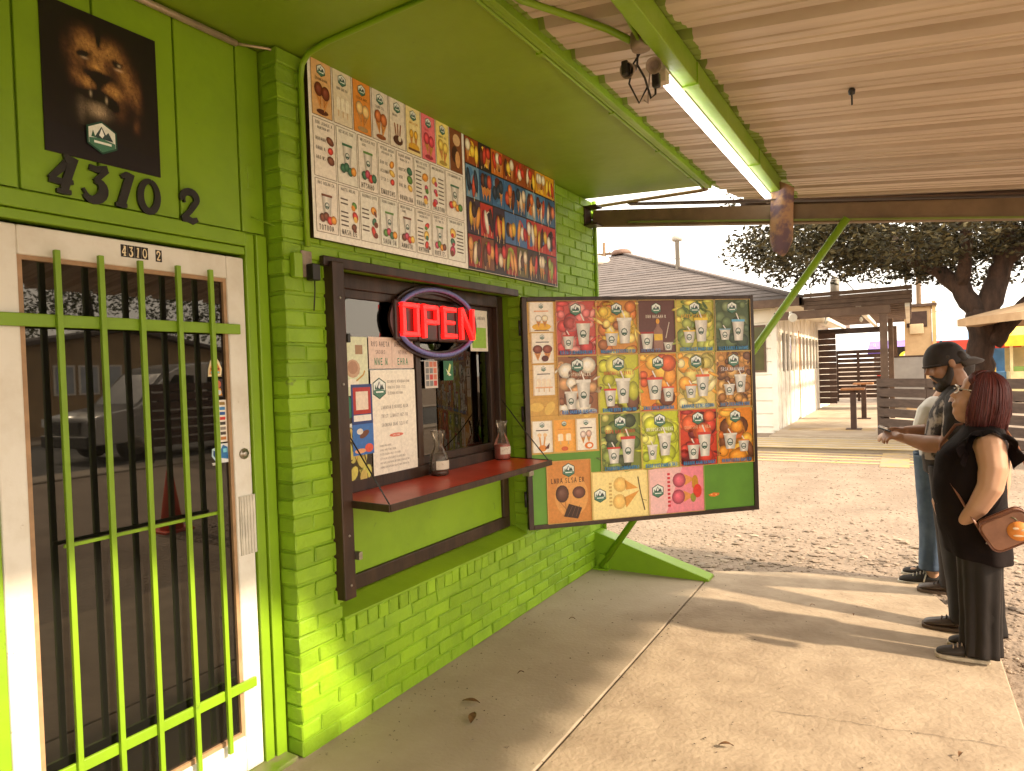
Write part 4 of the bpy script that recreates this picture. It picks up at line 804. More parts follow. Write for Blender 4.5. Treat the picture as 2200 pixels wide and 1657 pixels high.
card(G[2][0],Rw[1][0],G[2][1],Rw[1][1],srgb(226,196,110),fruit([(214,196,110),(236,220,160),(196,180,90),(240,170,60)],18,[(.34,.20,.30,.22,(226,130,50)),(.66,.22,.34,.36,(220,96,50))],head=(236,150,60),big=1.3),label='pale yellow card with melons')
card(G[3][0],Rw[1][0],G[3][1],Rw[1][1],srgb(186,128,58),fruit([(196,140,66),(160,104,44),(220,170,96),(110,66,30)],44,[(.36,.22,.30,.18,(220,214,204)),(.68,.26,.32,.30,(226,222,214))],head=(226,226,230),big=.7),label='brown card with ginger roots')
card(G[0][0],Rw[2][0],G[0][1],Rw[2][1],srgb(120,130,50),fruit([(140,156,70),(90,110,44),(196,190,100),(60,70,36)],24,[(.32,.14,.30,.26,(206,66,44)),(.68,.14,.34,.42,(206,60,44))],head=(206,70,56)),label='green card with guavas and red cups')
card(G[1][0],Rw[2][0],G[1][1],Rw[2][1],srgb(196,204,44),fruit([(206,212,50),(180,190,40),(226,224,110),(160,176,40)],16,[(.28,.16,.26,.24,(220,216,206)),(.62,.22,.34,.36,(226,222,214))],head=(240,236,226),big=1.35),label='lime yellow card with limes')
card(G[2][0],Rw[2][0],G[2][1],Rw[2][1],srgb(206,66,36),fruit([(206,60,36),(226,100,50),(170,40,30),(120,30,30)],20,[(.36,.12,.32,.26,(196,60,50)),(.66,.16,.34,.40,(206,70,56))],head=(240,190,150),big=1.2),label='red card with strawberries')
card(G[3][0],Rw[2][0],G[3][1],Rw[2][1],srgb(226,136,30),fruit([(236,150,36),(244,180,60),(206,104,24),(120,66,24)],16,[(.34,.26,.36,.26,(220,214,204)),(.72,.20,.30,.20,(226,140,50))],big=1.4),label='orange card with peaches')
wh = srgb(242,235,222)
def small(kind):
    def fn(p, w, h):
        p.logo(w*.5,h*.86,h*.17,2); p.rect(w*.2,h*.68,w*.8,h*.71,srgb(222,140,60) if kind in (0,4) else srgb(70,50,40),2)
        if kind == 0: p.disc(w*.5,h*.18,w*.4,h*.12,srgb(232,180,50),2); p.cone_ice(w*.38,h*.16,w*.28,h*.4,wh,4); p.cone_ice(w*.64,h*.16,w*.28,h*.4,srgb(240,224,190),6); p.rect(w*.2,h*.05,w*.8,h*.08,srgb(120,84,50),3)
        elif kind == 1: p.cone_ice(w*.28,h*.08,w*.44,h*.52,srgb(128,58,34),3); p.cone_ice(w*.72,h*.08,w*.44,h*.52,srgb(140,64,40),5); p.disc(w*.6,h*.16,w*.16,h*.1,srgb(90,36,24),8)
        elif kind == 2: [p.bar_pop(w*(.26+.24*k),h*.26,w*.21,h*.28,srgb(240,224,200),3) for k in range(3)]; p.rect(w*.1,h*.24,w*.9,h*.28,srgb(230,176,130),6)
        elif kind == 3: p.line([(w*.36,h*.55),(w*.42,h*.16)],.010,srgb(222,160,90),3); p.line([(w*.64,h*.55),(w*.56,h*.16)],.010,srgb(222,160,90),3); p.disc(w*.36,h*.55,w*.1,h*.06,srgb(236,200,150),4); p.disc(w*.64,h*.55,w*.1,h*.06,srgb(236,200,150),4); p.disc(w*.5,h*.14,w*.2,h*.1,srgb(226,140,50),5); p.poly([(w*.6,h*.12),(w*.85,h*.3),(w*.8,h*.12)],srgb(90,44,26),6)
        elif kind == 4: [p.bar_pop(w*(.32+.36*k),h*.34,w*.24,h*.22,srgb(250,226,190),3) for k in range(2)]; p.disc(w*.5,h*.1,w*.16,h*.07,srgb(206,96,40),3)
        else: p.cone_ice(w*.34,h*.2,w*.3,h*.4,srgb(226,200,190),3); p.cone_ice(w*.62,h*.22,w*.3,h*.4,srgb(214,176,160),5); p.disc(w*.62,h*.14,w*.22,h*.11,srgb(222,120,40),8); p.disc(w*.64,h*.14,w*.12,h*.06,srgb(250,240,230),9)
    return fn
for (u0, v0, u1, v1, c, k) in ((.050,1.289,.214,1.488,wh,0),(.058,1.085,.208,1.286,wh,1),(.062,.875,.208,1.078,wh,2),(.042,.501,.181,.712,wh,3),(.187,.498,.339,.714,srgb(240,170,70),4),(.345,.502,.486,.714,wh,5)): card(u0,v0,u1,v1,c,small(k),'ice_cream_card')
def b1(p, w, h):
    p.rect(0,0,w,h,srgb(206,134,62),1); p.disc(w*.55,h*.42,w*.38,h*.34,srgb(222,158,86),2,20); p.logo(w*.5,h*.84,h*.23,3); p.words(w*.10,h*.635,w*.86,.034,srgb(60,30,16),4,r_,1); p.cone_ice(w*.34,h*.08,w*.30,h*.52,srgb(96,56,40),5,.03); p.ball(w*.72,h*.47,w*.15,h*.10,srgb(110,62,46),6,14); p.poly([(w*.36,h*.10),(w*.68,h*.05),(w*.78,h*.22),(w*.48,h*.30)],srgb(58,34,24),9)
    for k in range(3): p.line([(w*(.44+.1*k),h*.09),(w*(.56+.08*k),h*.26)],.004,srgb(110,76,56),10)
card(.130,.030,.436,.442,srgb(206,134,62),b1,'ice_cream_card',label='brown cone card at the lower left')
def b2(p, w, h):
    p.rect(0,0,w,h,srgb(244,222,150),1); p.logo(w*.14,h*.50,h*.30,3); p.words_v = None
    for k in range(7): p.rect(w*.30,h*(.26+.075*k),w*.35,h*(.30+.075*k),srgb(206,170,96),3)
    for (cx, cz) in ((.50,.70),(.48,.34)): p.ball(w*cx,h*cz,w*.12,h*.16,srgb(240,196,110),4,14,0,1.2,.75)
    p.poly([(w*.58,h*.80),(w*.60,h*.58),(w*.82,h*.60)],srgb(226,160,70),4); p.poly([(w*.56,h*.42),(w*.60,h*.20),(w*.84,h*.55)],srgb(222,156,66),4); p.line([(w*.82,h*.84),(w*.86,h*.5),(w*.93,h*.12)],.007,srgb(70,40,24),6); p.line([(w*.9,h*.35),(w*.97,h*.32)],.004,srgb(150,130,60),6)
card(.442,.030,.846,.350,srgb(244,222,150),b2,'ice_cream_card',label='cream yellow cone card at the bottom')
def b3(p, w, h):
    p.rect(0,0,w,h,srgb(238,190,190),1); p.poly([(w*.3,0),(w,0),(w,h),(w*.62,h)],srgb(238,140,156),2); p.logo(w*.16,h*.50,h*.30,3)
    for k in range(9): p.rect(w*.335,h*(.14+.085*k),w*.385,h*(.19+.085*k),srgb(206,40,56),3)
    for (cx, cz) in ((.55,.70),(.53,.34)): p.ball(w*cx,h*cz,w*.12,h*.16,srgb(206,90,110),4,14); p.poly([(w*cx+.04,h*cz+.04),(w*cx+.04,h*cz-.04),(w*cx+.12,h*cz)],srgb(226,150,80),3)
    p.disc(w*.84,h*.62,w*.06,h*.17,srgb(200,140,40),6); p.disc(w*.88,h*.44,w*.08,h*.15,srgb(222,60,44),7); p.disc(w*.80,h*.3,w*.05,h*.1,srgb(150,150,60),7)
card(.852,.030,1.264,.348,srgb(238,190,190),b3,'ice_cream_card',label='pink cone card at the bottom')
p = Print(-.0008); p.poly([(0,0),(.04,.012),(.085,.006),(.08,-.008),(.045,-.018),(.01,-.012)],srgb(226,120,44),1); p.poly([(.015,0),(.03,.006),(.028,-.008)],srgb(250,190,120),2); p.poly([(.05,0),(.068,.004),(.06,-.01)],srgb(250,190,120),2); o = p.build('small_orange_sticker', shut); o.location = (1.30,-.0008,.135)
# ================================================================ GRAVEL AND LITTER
r_ = random.Random(99)
ico = bmesh.new(); bmesh.ops.create_icosphere(ico, subdivisions=1, radius=1); IV = [v.co.copy() for v in ico.verts]; IF = [tuple(v.index for v in f.verts) for f in ico.faces]; ico.free()
def inside_slab(x, y): return (-1.2 < x < .9 and y < 5.06) or (.85 < x < 2.6 and y < (5.18+.26*(x-.87) if x < 2.2 else 5.5-3.2*(x-2.2)))
b = MB(); cols = [(.28,.21,.155),(.21,.155,.115),(.34,.265,.20),(.15,.11,.08),(.27,.20,.15),(.22,.17,.13)]
cnt = 0
while cnt < 11000:
    d = 4.2+9.5*r_.random()**2.1; y = d; x = r_.uniform(-1.0, 2.3+.55*d)
    if x > 2.19+.62*y+.6 or inside_slab(x, y): continue
    s = r_.uniform(.004,.013)*(1.0 if r_.random() < .96 else 1.9); rot = Matrix.Rotation(r_.uniform(0,6.3),3,'Z'); sx, sy, sz = s*r_.uniform(.7,1.5), s, s*r_.uniform(.35,.7)
    b.add([rot @ Vector((v.x*sx*r_.uniform(.85,1.15), v.y*sy*r_.uniform(.85,1.15), v.z*sz))+Vector((x, y, -.06+sz*.35)) for v in IV], IF, r_.choice(cols)); cnt += 1
for k in range(700):
    x, y = r_.uniform(.5,4.2), 5.15+1.9*r_.random()**1.8
    if inside_slab(x, y): continue
    s = r_.uniform(.012,.034)*(1 if r_.random() < .9 else 1.5); rot = Matrix.Rotation(r_.uniform(0,6.3),3,'Z'); sx, sy, sz = s*r_.uniform(.8,1.7), s, s*r_.uniform(.2,.5)
    b.add([rot @ Vector((v.x*sx*r_.uniform(.75,1.25), v.y*sy*r_.uniform(.75,1.25), v.z*sz*r_.uniform(.7,1.3)))+Vector((x, y, -.06+sz*.4)) for v in IV], IF, r_.choice(cols))
def mat_col(name, rough=.9):
    if name in MATS: return MATS[name]
    M = bpy.data.materials.new(name); M.use_nodes = True; n = M.node_tree.nodes; a = n.new('ShaderNodeVertexColor'); a.layer_name = 'Col'; M.node_tree.links.new(a.outputs['Color'], n['Principled BSDF'].inputs['Base Color']); n['Principled BSDF'].inputs['Roughness'].default_value = rough; MATS[name] = M; return M
o = b.build('gravel_stones', mat_col('stone_colours')); tag(o, 'loose tan gravel stones beyond the pavement', 'gravel', kind='stuff')
b = MB(); lc = [(.07,.045,.03),(.11,.075,.045),(.16,.12,.08),(.05,.035,.025),(.30,.25,.19)]
for k in range(620):
    x, y = r_.uniform(.02,2.5), r_.uniform(1.9,5.1)
    if r_.random() < .4: x = r_.choice([.03+abs(r_.gauss(0,.10)), .885+r_.gauss(0,.02)])
    if not inside_slab(x, y): continue
    a = r_.uniform(0,6.28); s = r_.uniform(.0025,.008); w = s*r_.uniform(.15,.6); ca, sa = math.cos(a), math.sin(a); z = .004
    b.add([(x+s*ca, y+s*sa, z), (x-w*sa, y+w*ca, z+.003), (x-s*ca, y-s*sa, z), (x+w*sa, y-w*ca, z+.002)], [(0,1,2,3)], r_.choice(lc))
o = b.build('pavement_litter', mat_col('litter_colours')); tag(o, 'tiny twigs and crumbs scattered over the pavement', 'litter', kind='stuff')
M_leaf = mat('dry_leaf', srgb(120,84,46), .7, c2=srgb(84,54,30), vs=30)
for (x, y, s, a, lab) in ((1.51,2.753,.030,.3,'dry brown leaf lying alone on the sunlit slab'),(2.33,3.10,.020,1.2,'small curled leaf near the right edge of the sunlit slab'),(.36,2.58,.045,.2,'broad brown leaf in the shade near the brick wall'),(.45,2.46,.048,2.0,'crumpled brown leaf nearest the door on the shaded slab'),(.42,2.95,.018,.8,'tiny leaf fragment in the shade under the window'),(1.62,4.62,.016,.5,'tiny dark leaf between the shadow stripes on the slab'),(1.86,4.55,.014,1.7,'tiny dark leaf close to the man’s shoe shadow'),(.33,3.75,.02,.4,'small leaf scrap below the menu shutter')):
    vs = []; n = 6
    for i in range(n+1):
        t = i/n; w = s*.38*math.sin(math.pi*min(1,t*1.02+.02))**.8; z = .006+.010*math.sin(t*3)+.004
        vs += [(s*(t*2-1), w, z+.004), (s*(t*2-1), 0, z-.003+.004), (s*(t*2-1), -w, z+.005)]
    fs = []
    for i in range(n): fs += [(3*i, 3*i+3, 3*i+4, 3*i+1), (3*i+1, 3*i+4, 3*i+5, 3*i+2)]
    b = MB(); b.add(vs, fs, None, True); solo(b, 'dry_leaf', M_leaf, (x,y,0), lab, 'leaf', a, 'dry leaves on the pavement')

# ================================================================ WHITE HOUSE WITH PORCH
M_siding = mat('white_siding', (.88,.83,.74), .6, c2=(.74,.68,.58), vs=1.2, bump=.2, bs=30)
M_shingle = mat('shingle', (.125,.10,.092), .9, c2=(.085,.068,.062), vs=9, bump=.8, bs=40, stretch=(1,4,4), rand=.2)
M_trim = mat('brown_trim', srgb(104,80,62), .6, c2=srgb(84,62,48), vs=5)
house = thing('white_house', (-4.5,20,0), 'white single storey house with brown hip roof behind the shutter', 'house')
HX, HY = -4.5, 20.0
def hb(x0, x1, y0, y1, z0, z1): return MB().box(x0-HX, x1-HX, y0-HY, y1-HY, z0, z1)
wm = MB(); wm.box(-14-HX,-.55-HX,16.75-HY,29-HY,-.1,2.96); wm.build('wall', M_siding, house)
for k in range(9): hb(-1.62+.0,-.50,16.715,16.75,.10+.31*k,.10+.31*k+.285).build('siding_board', M_siding, house, bevel=.004)
for y0, y1, z0, z1 in ((16.75,25.2,.0,1.38),(16.75,25.2,2.35,2.96)): hb(-.55,-.515,y0,y1,z0,z1).build('side_panel', M_siding, house)
for y in (16.75,17.25,17.9,18.55,19.35,20.1,20.85,21.6,22.4,23.2,24.0,24.8): hb(-.55,-.49,y,y+.16,.0,2.9).build('pilaster', M_siding, house, bevel=.01)
hb(-.545,-.500,20.4,20.52,.0,2.5).build('door_trim', mat('orange_wood_trim', srgb(206,140,60), .5, vs=4), house)
M_pane = mat_glass('house_glass', (.25,.22,.18), 1.6)
M_inw = mat('window_dark', (.05,.038,.028), .4)
for y in (17.42,18.07,18.75,19.55,20.6,21.3,22.0,22.8,23.6,24.4):
    w = hb(-.548,-.535,y,y+.46,1.40,2.34).build('window', M_inw, house); hb(-.534,-.53,y+.01,y+.45,1.41,2.33).build('pane', mat('window_sheen', (.10,.08,.06), .08, spec=.8), w)
w = hb(-1.55,-.74,16.69,16.716,1.40,2.52).build('window', M_trim, house); hb(-1.50,-.79,16.682,16.692,1.45,2.47).build('pane', mat('window_olive', (.11,.09,.055), .1, spec=.8), w)
hb(-.62,-.492,16.69,16.80,.0,2.9).build('corner_board', M_siding, house, bevel=.01)
# hip roof: shingle courses on the front slope
EZ = 3.04
rf = MB(); c = [(-13.6,16.2,EZ),(.12,16.2,EZ),(.12,29.8,EZ),(-13.6,29.8,EZ)]; pk = [(-6.75,23.05,5.80),(-6.75,22.95,5.80)]
V = [(x-HX, y-HY, z) for x, y, z in c+pk]; rf.add(V, [(0,1,5),(1,2,4,5),(2,3,4),(3,0,5,4),(0,3,2,1)]); roof = rf.build('roof', M_shingle, house)
for k in range(26):
    t0 = k/26; t1 = (k+1)/26; 
    def P(t, s, dz): 
        x0 = -13.6+(6.85)*t; x1 = .12-(6.87)*t; return ((x0+(x1-x0)*s)-HX, 16.2+6.8*t-HY, EZ+2.76*t+dz)
    b = MB(); L = []
    n = 26
    for i in range(n+1): L.append(P(t0-.004, i/n, .030+r_.uniform(-.006,.010)))
    U = [P(t1, i/n, .008) for i in range(n+1)]; Bm = [P(t0-.004, i/n, .004) for i in range(n+1)]
    b.add(L+U+Bm, [(i, i+1, n+2+i, n+1+i) for i in range(n)]+[(2*n+2+i, 2*n+3+i, i+1, i) for i in range(n)]); b.build('shingle_course', M_shingle, roof)
b = MB(); b.bar((.12-HX,16.2-HY,EZ+.03), (-6.75-HX,23-HY,5.84), .22, .05); b.build('hip_cap', M_shingle, roof)
b = MB(); b.box(-13.65-HX,.16-HX,16.12-HY,16.20-HY,EZ-.17,EZ+.01); b.box(.08-HX,.16-HX,16.12-HY,29.8-HY,EZ-.17,EZ+.01); b.build('fascia', M_trim, house, bevel=.01)
b = MB(); b.box(-13.6-HX,.08-HX,16.2-HY,16.75-HY,EZ-.12,EZ-.06); b.box(-.55-HX,.08-HX,16.75-HY,29-HY,EZ-.12,EZ-.06); b.build('soffit', M_siding, house)
b = MB(); b.lathe((-3.75-HX,19.9-HY,4.2), [(.07,0),(.07,1.18),(.15,1.19),(.16,1.30),(.10,1.36)], 14); b.build('vent_pipe', mat('galv_pipe', (.5,.45,.38), .5), roof)
b = MB(); b.lathe((-6.7-HX,22.9-HY,5.72), [(.36,0),(.38,.08),(.30,.18),(.1,.22)], 16); b.build('roof_vent', mat('rust_vent', srgb(120,92,78), .7), roof)
b = MB(); b.lathe((-7.35-HX,22.0-HY,5.25), [(.55,0),(.6,.1),(.5,.3),(.2,.4)], 16); b.build('roof_dome', mat('cream_dome', (.6,.54,.44), .5), roof)

porch = thing('porch', (.8,16,0), 'brown timber porch with flat roof and slatted screens beside the white house', 'porch')
PX, PY = .8, 16.0
def pb(x0, x1, y0, y1, z0, z1): return MB().box(x0-PX, x1-PX, y0-PY, y1-PY, z0, z1)
pb(-.48,2.9,15.3,26.2,-.10,.03).build('porch_floor', mat('porch_concrete', (.42,.34,.25), .8, c2=(.33,.25,.175), vs=1.5), porch, bevel=.01)
for k in range(12): pb(.17,2.25,16.26+.78*k,16.40+.78*k,2.80,3.02).build('rafter', M_trim, porch, bevel=.01)
for k in range(4): pb(.17,2.26,16.228-.002*k,16.249,2.765+.092*k,2.765+.092*k+.086).build('fascia_board', M_trim, porch, bevel=.006)
for x in (.25,1.2,2.12): pb(x,x+.09,16.3,25.4,2.69,2.79).build('purlin', M_siding, porch)
pb(-.40,1.86,15.84,15.96,2.55,2.725).build('front_beam', M_trim, porch, bevel=.008)
pb(1.66,1.80,15.83,15.97,.03,2.548).build('porch_post', M_trim, porch, bevel=.008)
pb(1.70,1.82,20.4,20.52,.03,2.69).build('porch_post', M_trim, porch, bevel=.008); pb(1.70,1.84,25.0,25.14,.03,2.69).build('porch_post', M_trim, porch, bevel=.008)
pb(-.52,1.70,25.0,25.1,2.52,2.70).build('rear_beam', mat('dark_beam', srgb(52,34,26), .6), porch)
M_dk = mat('dark_siding', srgb(78,54,44), .65, c2=srgb(60,40,32), vs=4)
for k in range(12): pb(-.50,.05,24.95,24.99,.18+.20*k,.18+.20*k+.19).build('screen_board', M_dk, porch, bevel=.006)
sc_ = pb(.66,.74,25.0,25.08,.25,1.95).build('screen_post', M_dk, porch); pb(.05,.10,25.0,25.08,.25,1.95).build('screen_post', M_dk, porch)
for k in range(11): pb(.05,1.70,25.085,25.11,.36+.148*k,.36+.148*k+.120).build('screen_slat', M_dk, porch, bevel=.004)
M_bulb = mat('bulb_glass', (.75,.70,.6), .2)
for (x, y, z, lab) in ((-.05,15.8,2.60,'white flood lamp at the left end of the porch beam'),):
    t = thing('flood_lamp', (x,y,z), lab, 'lamp'); b = MB(); b.lathe((0,0,0), [(.03,-.02),(.05,.05),(.10,.12),(.09,.15)], 14); o = b.build('lamp_head', M_bulb, t); o.rotation_euler = (R(100),0,R(30)); MB().lathe((0,.02,.05), [(.035,0),(.035,.08)], 10).build('lamp_base', M_bulb, t)
for (x, y, z, lab) in ((.52,17.2,2.52,'bulb hanging under the porch near the white wall'),(1.23,17.6,2.55,'bulb hanging under the middle of the porch roof')):
    t = thing('hanging_bulb', (x,y,z), lab, 'bulb', group='porch bulbs'); b = MB(); b.lathe((0,0,0), [(.005,-.06),(.035,-.03),(.04,.0),(.025,.04),(.016,.06)], 12); b.build('bulb', M_bulb, t); MB().tube([(0,0,.06),(0,0,.18)], .012, 8).build('cord', M_black, t)
pb(-.9,2.95,13.4,15.2,-.09,.004).build('entry_step', mat('cream_paving', (.44,.36,.27), .8, c2=(.36,.285,.20), vs=2), porch, bevel=.012)
for k in range(9): pb(-.88,2.6,11.9+.36*k,12.02+.36*k,(.006 if 12.02+.36*k > 13.45 else -.058),(.010 if 12.02+.36*k > 13.45 else -.052)).build('painted_stripe', mat('faded_yellow', (.44,.315,.12), .85, c2=(.36,.28,.19), vs=3, ramp=(.35,.6)), porch)
pb(1.75,2.15,11.6,13.35,-.062,-.0505).build('yellow_mark', mat('worn_yellow_paint', (.37,.255,.11), .85, c2=(.30,.225,.155), vs=5, ramp=(.42,.6)), porch); pb(-.3,1.5,16.6,17.3,.03,.034).build('yellow_mark', MATS['worn_yellow_paint'], porch)
for (x, y, h, lab) in ((1.06,17.0,.93,'nearer brown post table on the porch'),(1.10,20.2,.95,'farther brown post table on the porch')):
    t = thing('bar_table', (x,y,.03), lab, 'table', group='bar tables on the porch'); MB().box(-.24,.24,-.24,.24,h-.03,h+.015).build('table_top', M_wood, t, bevel=.008); MB().box(-.06,.06,-.06,.06,.02,h-.03).build('post', M_dk, t, bevel=.006); MB().box(-.16,.16,-.16,.16,0,.02).build('foot', M_dk, t)

# ================================================================ SLATTED FENCE
def fence(a, bb, nsl, h0, h1, lab, post_at, mt, gap=.036, rx=0):
    a, bb = Vector((*a, 0)), Vector((*bb, 0)); d = (bb-a); L = d.length; ang = math.atan2(d.y, d.x); t = thing('slat_fence', a, lab, 'fence', ang)
    sh_ = (h1-h0-gap*(nsl-1))/nsl; nb = max(1, round(L/1.6))
    for k in range(nsl):
        for j in range(nb):
            z = h0+k*(sh_+gap)+r_.uniform(-.004,.004); MB().box(j*L/nb+.004,(j+1)*L/nb-.004,-.012,.012,z,z+sh_).build('slat', mt, t, bevel=.004)
    for s in post_at: MB().box(s*L-.045,s*L+.045,.014,.10,-.06,h1+.0).build('post', mt, t, bevel=.005)
    return t
M_fence = mat('fence_paint', srgb(82,64,53), .65, c2=srgb(64,48,40), vs=5, stretch=(1,1,4), bump=.3)
fence((1.60,15.75), (3.30,14.02), 6, .02, 1.20, 'brown horizontal slat fence between the porch post and the tree', (0,.5,1), M_fence)
fence((3.36,13.96), (5.4,11.9), 6, .02, 1.20, 'brown horizontal slat fence at the right behind the woman', (0.02,.5,1), M_fence)
fence((11.2,8.0), (11.2,9.9), 7, .30, 1.62, 'dark slatted screen by the street across from the door', (0,1), M_dk)

# ================================================================ TREES
M_bark = mat('bark', srgb(74,52,39), .9, c2=srgb(46,32,24), vs=7, bump=1.0, bs=22, dist=.03, stretch=(1,1,.35))
M_fol = mat_col('foliage', .55)
_n = M_fol.node_tree.nodes['Principled BSDF']; _n.inputs['Subsurface Weight'].default_value = 0; _n.inputs['Specular IOR Level'].default_value = .2
def tree(loc, lab, limbs, clumps, leaves, size, cols, group=None, seed=1, name='shade_tree'):
    rr = random.Random(seed); t = thing(name, loc, lab, 'tree', group=group); b = MB()
    for pts, rad in limbs:
        # bend and thicken each limb along a jittered path
        P = []; Q = []
        for i in range(len(pts)-1):
            for k in range(4):
                s = k/4; p_ = Vector(pts[i]).lerp(Vector(pts[i+1]), s); P.append(p_+Vector((rr.uniform(-1,1),rr.uniform(-1,1),rr.uniform(-1,1)))*rad[i]*.12); Q.append((rad[i]*(1-s)+rad[i+1]*s)*rr.uniform(.93,1.07))
        P.append(Vector(pts[-1])); Q.append(rad[-1]); b.tube(P, Q, 12)
    b.build('trunk', M_bark, t)
    lf = MB()
    for (c, r) in clumps:
        c = Vector(c); n = int(leaves*r[0]*r[1]*r[2])
        for _ in range(n):
            while True:
                v = Vector((rr.uniform(-1,1),rr.uniform(-1,1),rr.uniform(-1,1)))
                if .25 < v.length < 1: break
            p_ = c+Vector((v.x*r[0], v.y*r[1], v.z*r[2])); s = size*rr.uniform(.6,1.3)
            a = Vector((rr.gauss(0,1),rr.gauss(0,1),rr.gauss(0,.6))).normalized(); u = a.cross(Vector((rr.gauss(0,1),rr.gauss(0,1),rr.gauss(0,1)))).normalized(); w = a.cross(u)*s*.22
            base = rr.choice(cols); f_ = rr.uniform(.7,1.25); col = tuple(x*f_ for x in base)
            lf.add([p_-a*s*.5, p_+w+u*s*.06, p_+a*s*.5, p_-w+u*s*.06], [(0,1,2,3)], col)
    lf.build('crown', M_fol, t); return t
rr = random.Random(5)
limbs = [([(0,0,-.1),(.02,0,.5),(.05,0,1.3),(.10,0,2.0),(.12,0,2.5)],[.36,.28,.25,.22,.23]),
         ([(.10,0,2.45),(-.20,.05,3.0),(-.62,.1,3.45),(-1.25,.0,3.72),(-1.9,-.2,3.80),(-2.7,-.5,4.05)],[.20,.17,.14,.11,.08,.05]),
         ([(-.62,.1,3.45),(-.55,.3,4.1),(-.9,.6,4.9),(-1.4,.9,5.6)],[.14,.12,.08,.04]),
         ([(.15,0,2.4),(.38,.1,3.0),(.50,.1,3.5),(.62,.2,4.2),(1.0,.5,5.2)],[.22,.19,.16,.12,.06]),
         ([(.50,.1,3.4),(.9,-.1,3.75),(1.6,-.3,4.3),(2.3,-.4,4.8)],[.13,.10,.07,.04]),
         ([(.28,0,1.95),(.55,-.05,2.3),(.85,-.1,2.62),(1.5,-.2,3.2),(2.2,-.3,3.6)],[.19,.16,.14,.10,.06]),
         ([(-1.25,0,3.72),(-1.3,.5,4.3),(-1.8,.9,5.0)],[.09,.07,.03]), ([(-.2,.05,3.0),(-.1,-.5,3.7),(-.3,-1.2,4.5)],[.13,.1,.04])]
cl = []
for k in range(150):
    a = rr.uniform(0,6.28); q = math.sqrt(rr.random()); x = 4.5*q*math.cos(a)+.1; y = 3.4*q*math.sin(a)+.3
    lo = 3.30+.42*abs(math.sin(x*1.3+y))+.35*(q > .9); z = rr.uniform(lo, 6.6-1.6*q)
    if rr.random() < .45: z = lo+rr.uniform(.1,.7)
    s = rr.uniform(.42,.85); cl.append(((x, y, z), (s, s*.9, s*.62)))
for k in range(30): x = rr.uniform(-3.8,2.6); cl.append(((x, rr.uniform(-.8,1.2), 3.46+.09*math.sin(x*2.1)+rr.uniform(0,.35)+(.5 if x < -3.6 else 0)), (.5,.45,.20)))
cl += [((-4.15,-.1,4.45),(.45,.4,.28)),((-3.8,.1,4.1),(.5,.5,.32)),((-3.3,.2,3.70),(.6,.5,.34)),((-2.4,.2,3.55),(.7,.5,.28)),((-1.5,.2,3.50),(.7,.5,.26)),((-.9,.1,3.42),(.5,.5,.25)),((1.5,.2,3.7),(.6,.5,.4)),((.85,.3,3.45),(.25,.3,.3))]
tree((3.25,15.5,-.06), 'big dark spreading shade tree behind the fence', limbs, cl, 1700, .125, [(.048,.040,.016),(.034,.030,.013),(.068,.054,.022),(.026,.022,.011),(.095,.074,.030)], seed=11)
def small_tree(loc, h, r, lab, seed, group=None):
    rr = random.Random(seed); limbs = [([(0,0,-.1),(.05,0,h*.3),(0,.1,h*.55),(.1,0,h*.8)],[.22,.18,.12,.04]),([(0,.0,h*.35),(.5,.3,h*.6)],[.1,.04]),([(0,.0,h*.4),(-.5,-.3,h*.66)],[.1,.04])]
    c = [((rr.uniform(-r,r),rr.uniform(-r,r),rr.uniform(h*.45,h*.95)),(r*.4,r*.4,r*.32)) for _ in range(26)]
    return tree(loc, lab, limbs, c, 150, .22, [(.07,.08,.022),(.05,.06,.018),(.09,.09,.03)], group, seed, 'street_tree')
small_tree((29,12,0), 8.5, 2.6, 'street tree left of the tan house gable across the street', 21, 'trees across the street'); small_tree((31,17,0), 9.0, 2.8, 'tall street tree behind the tan house ridge across the street', 22, 'trees across the street'); small_tree((28,22,0), 8.0, 2.6, 'street tree right of the tan house across the street', 23, 'trees across the street')

# ================================================================ STALLS, SIGNS, UMBRELLA, POLES FAR BEHIND
def stall(loc, w, d, h, body, aw, stripe, lab, seed):
    t = thing('food_stall', loc, lab, 'stall', group='food stalls beyond the fence'); rr = random.Random(seed)
    MB().box(-w/2,w/2,0,d,.25,h*.42).build('counter', body, t, bevel=.02); MB().box(-w/2,w/2,d-.05,d,h*.42,h).build('back_panel', body, t)
    for x in (-w/2+.04,w/2-.04): MB().box(x-.04,x+.04,.0,.08,h*.42,h).build('corner_post', body, t)
    b = MB(); b.prism([(-w/2-.2,-.5,h*.90),(-w/2-.2,-.5,h*.84),(-w/2-.2,d,h*1.0),(-w/2-.2,d,h*1.06)], (w+.4,0,0)); b.build('awning', aw, t, bevel=.01)
    MB().box(-w/2-.2,w/2+.2,-.53,-.505,h*.76,h*.90).build('awning_valance', stripe, t)
    for k in range(int(w/.5)):
        x = -w/2+.25+.5*k; b = MB(); b.box(x-.16,x+.16,.05,.25,h*.42,h*.42+rr.uniform(.12,.35), rr.choice([srgb(206,60,44),srgb(226,190,70),srgb(90,140,190),srgb(230,226,216),srgb(120,150,70)])); b.build('goods_box', mat_print(), t, bevel=.01)
    for x in (-w/2+.2,w/2-.2): MB().lathe((x,.3,.18), [(.05,-.08),(.2,-.06),(.22,0),(.2,.06),(.05,.08)], 14, axis='x').build('wheel', M_black, t)
    return t
pl = lambda n, c: mat('stall_'+n, srgb(*c), .5, vs=3)
stall((2.0,31.5,-.06), 2.2, 1.5, 2.35, pl('white',(226,220,210)), pl('purple',(118,84,176)), pl('violet',(96,70,166)), 'white food stall with purple awning beyond the porch', 1)
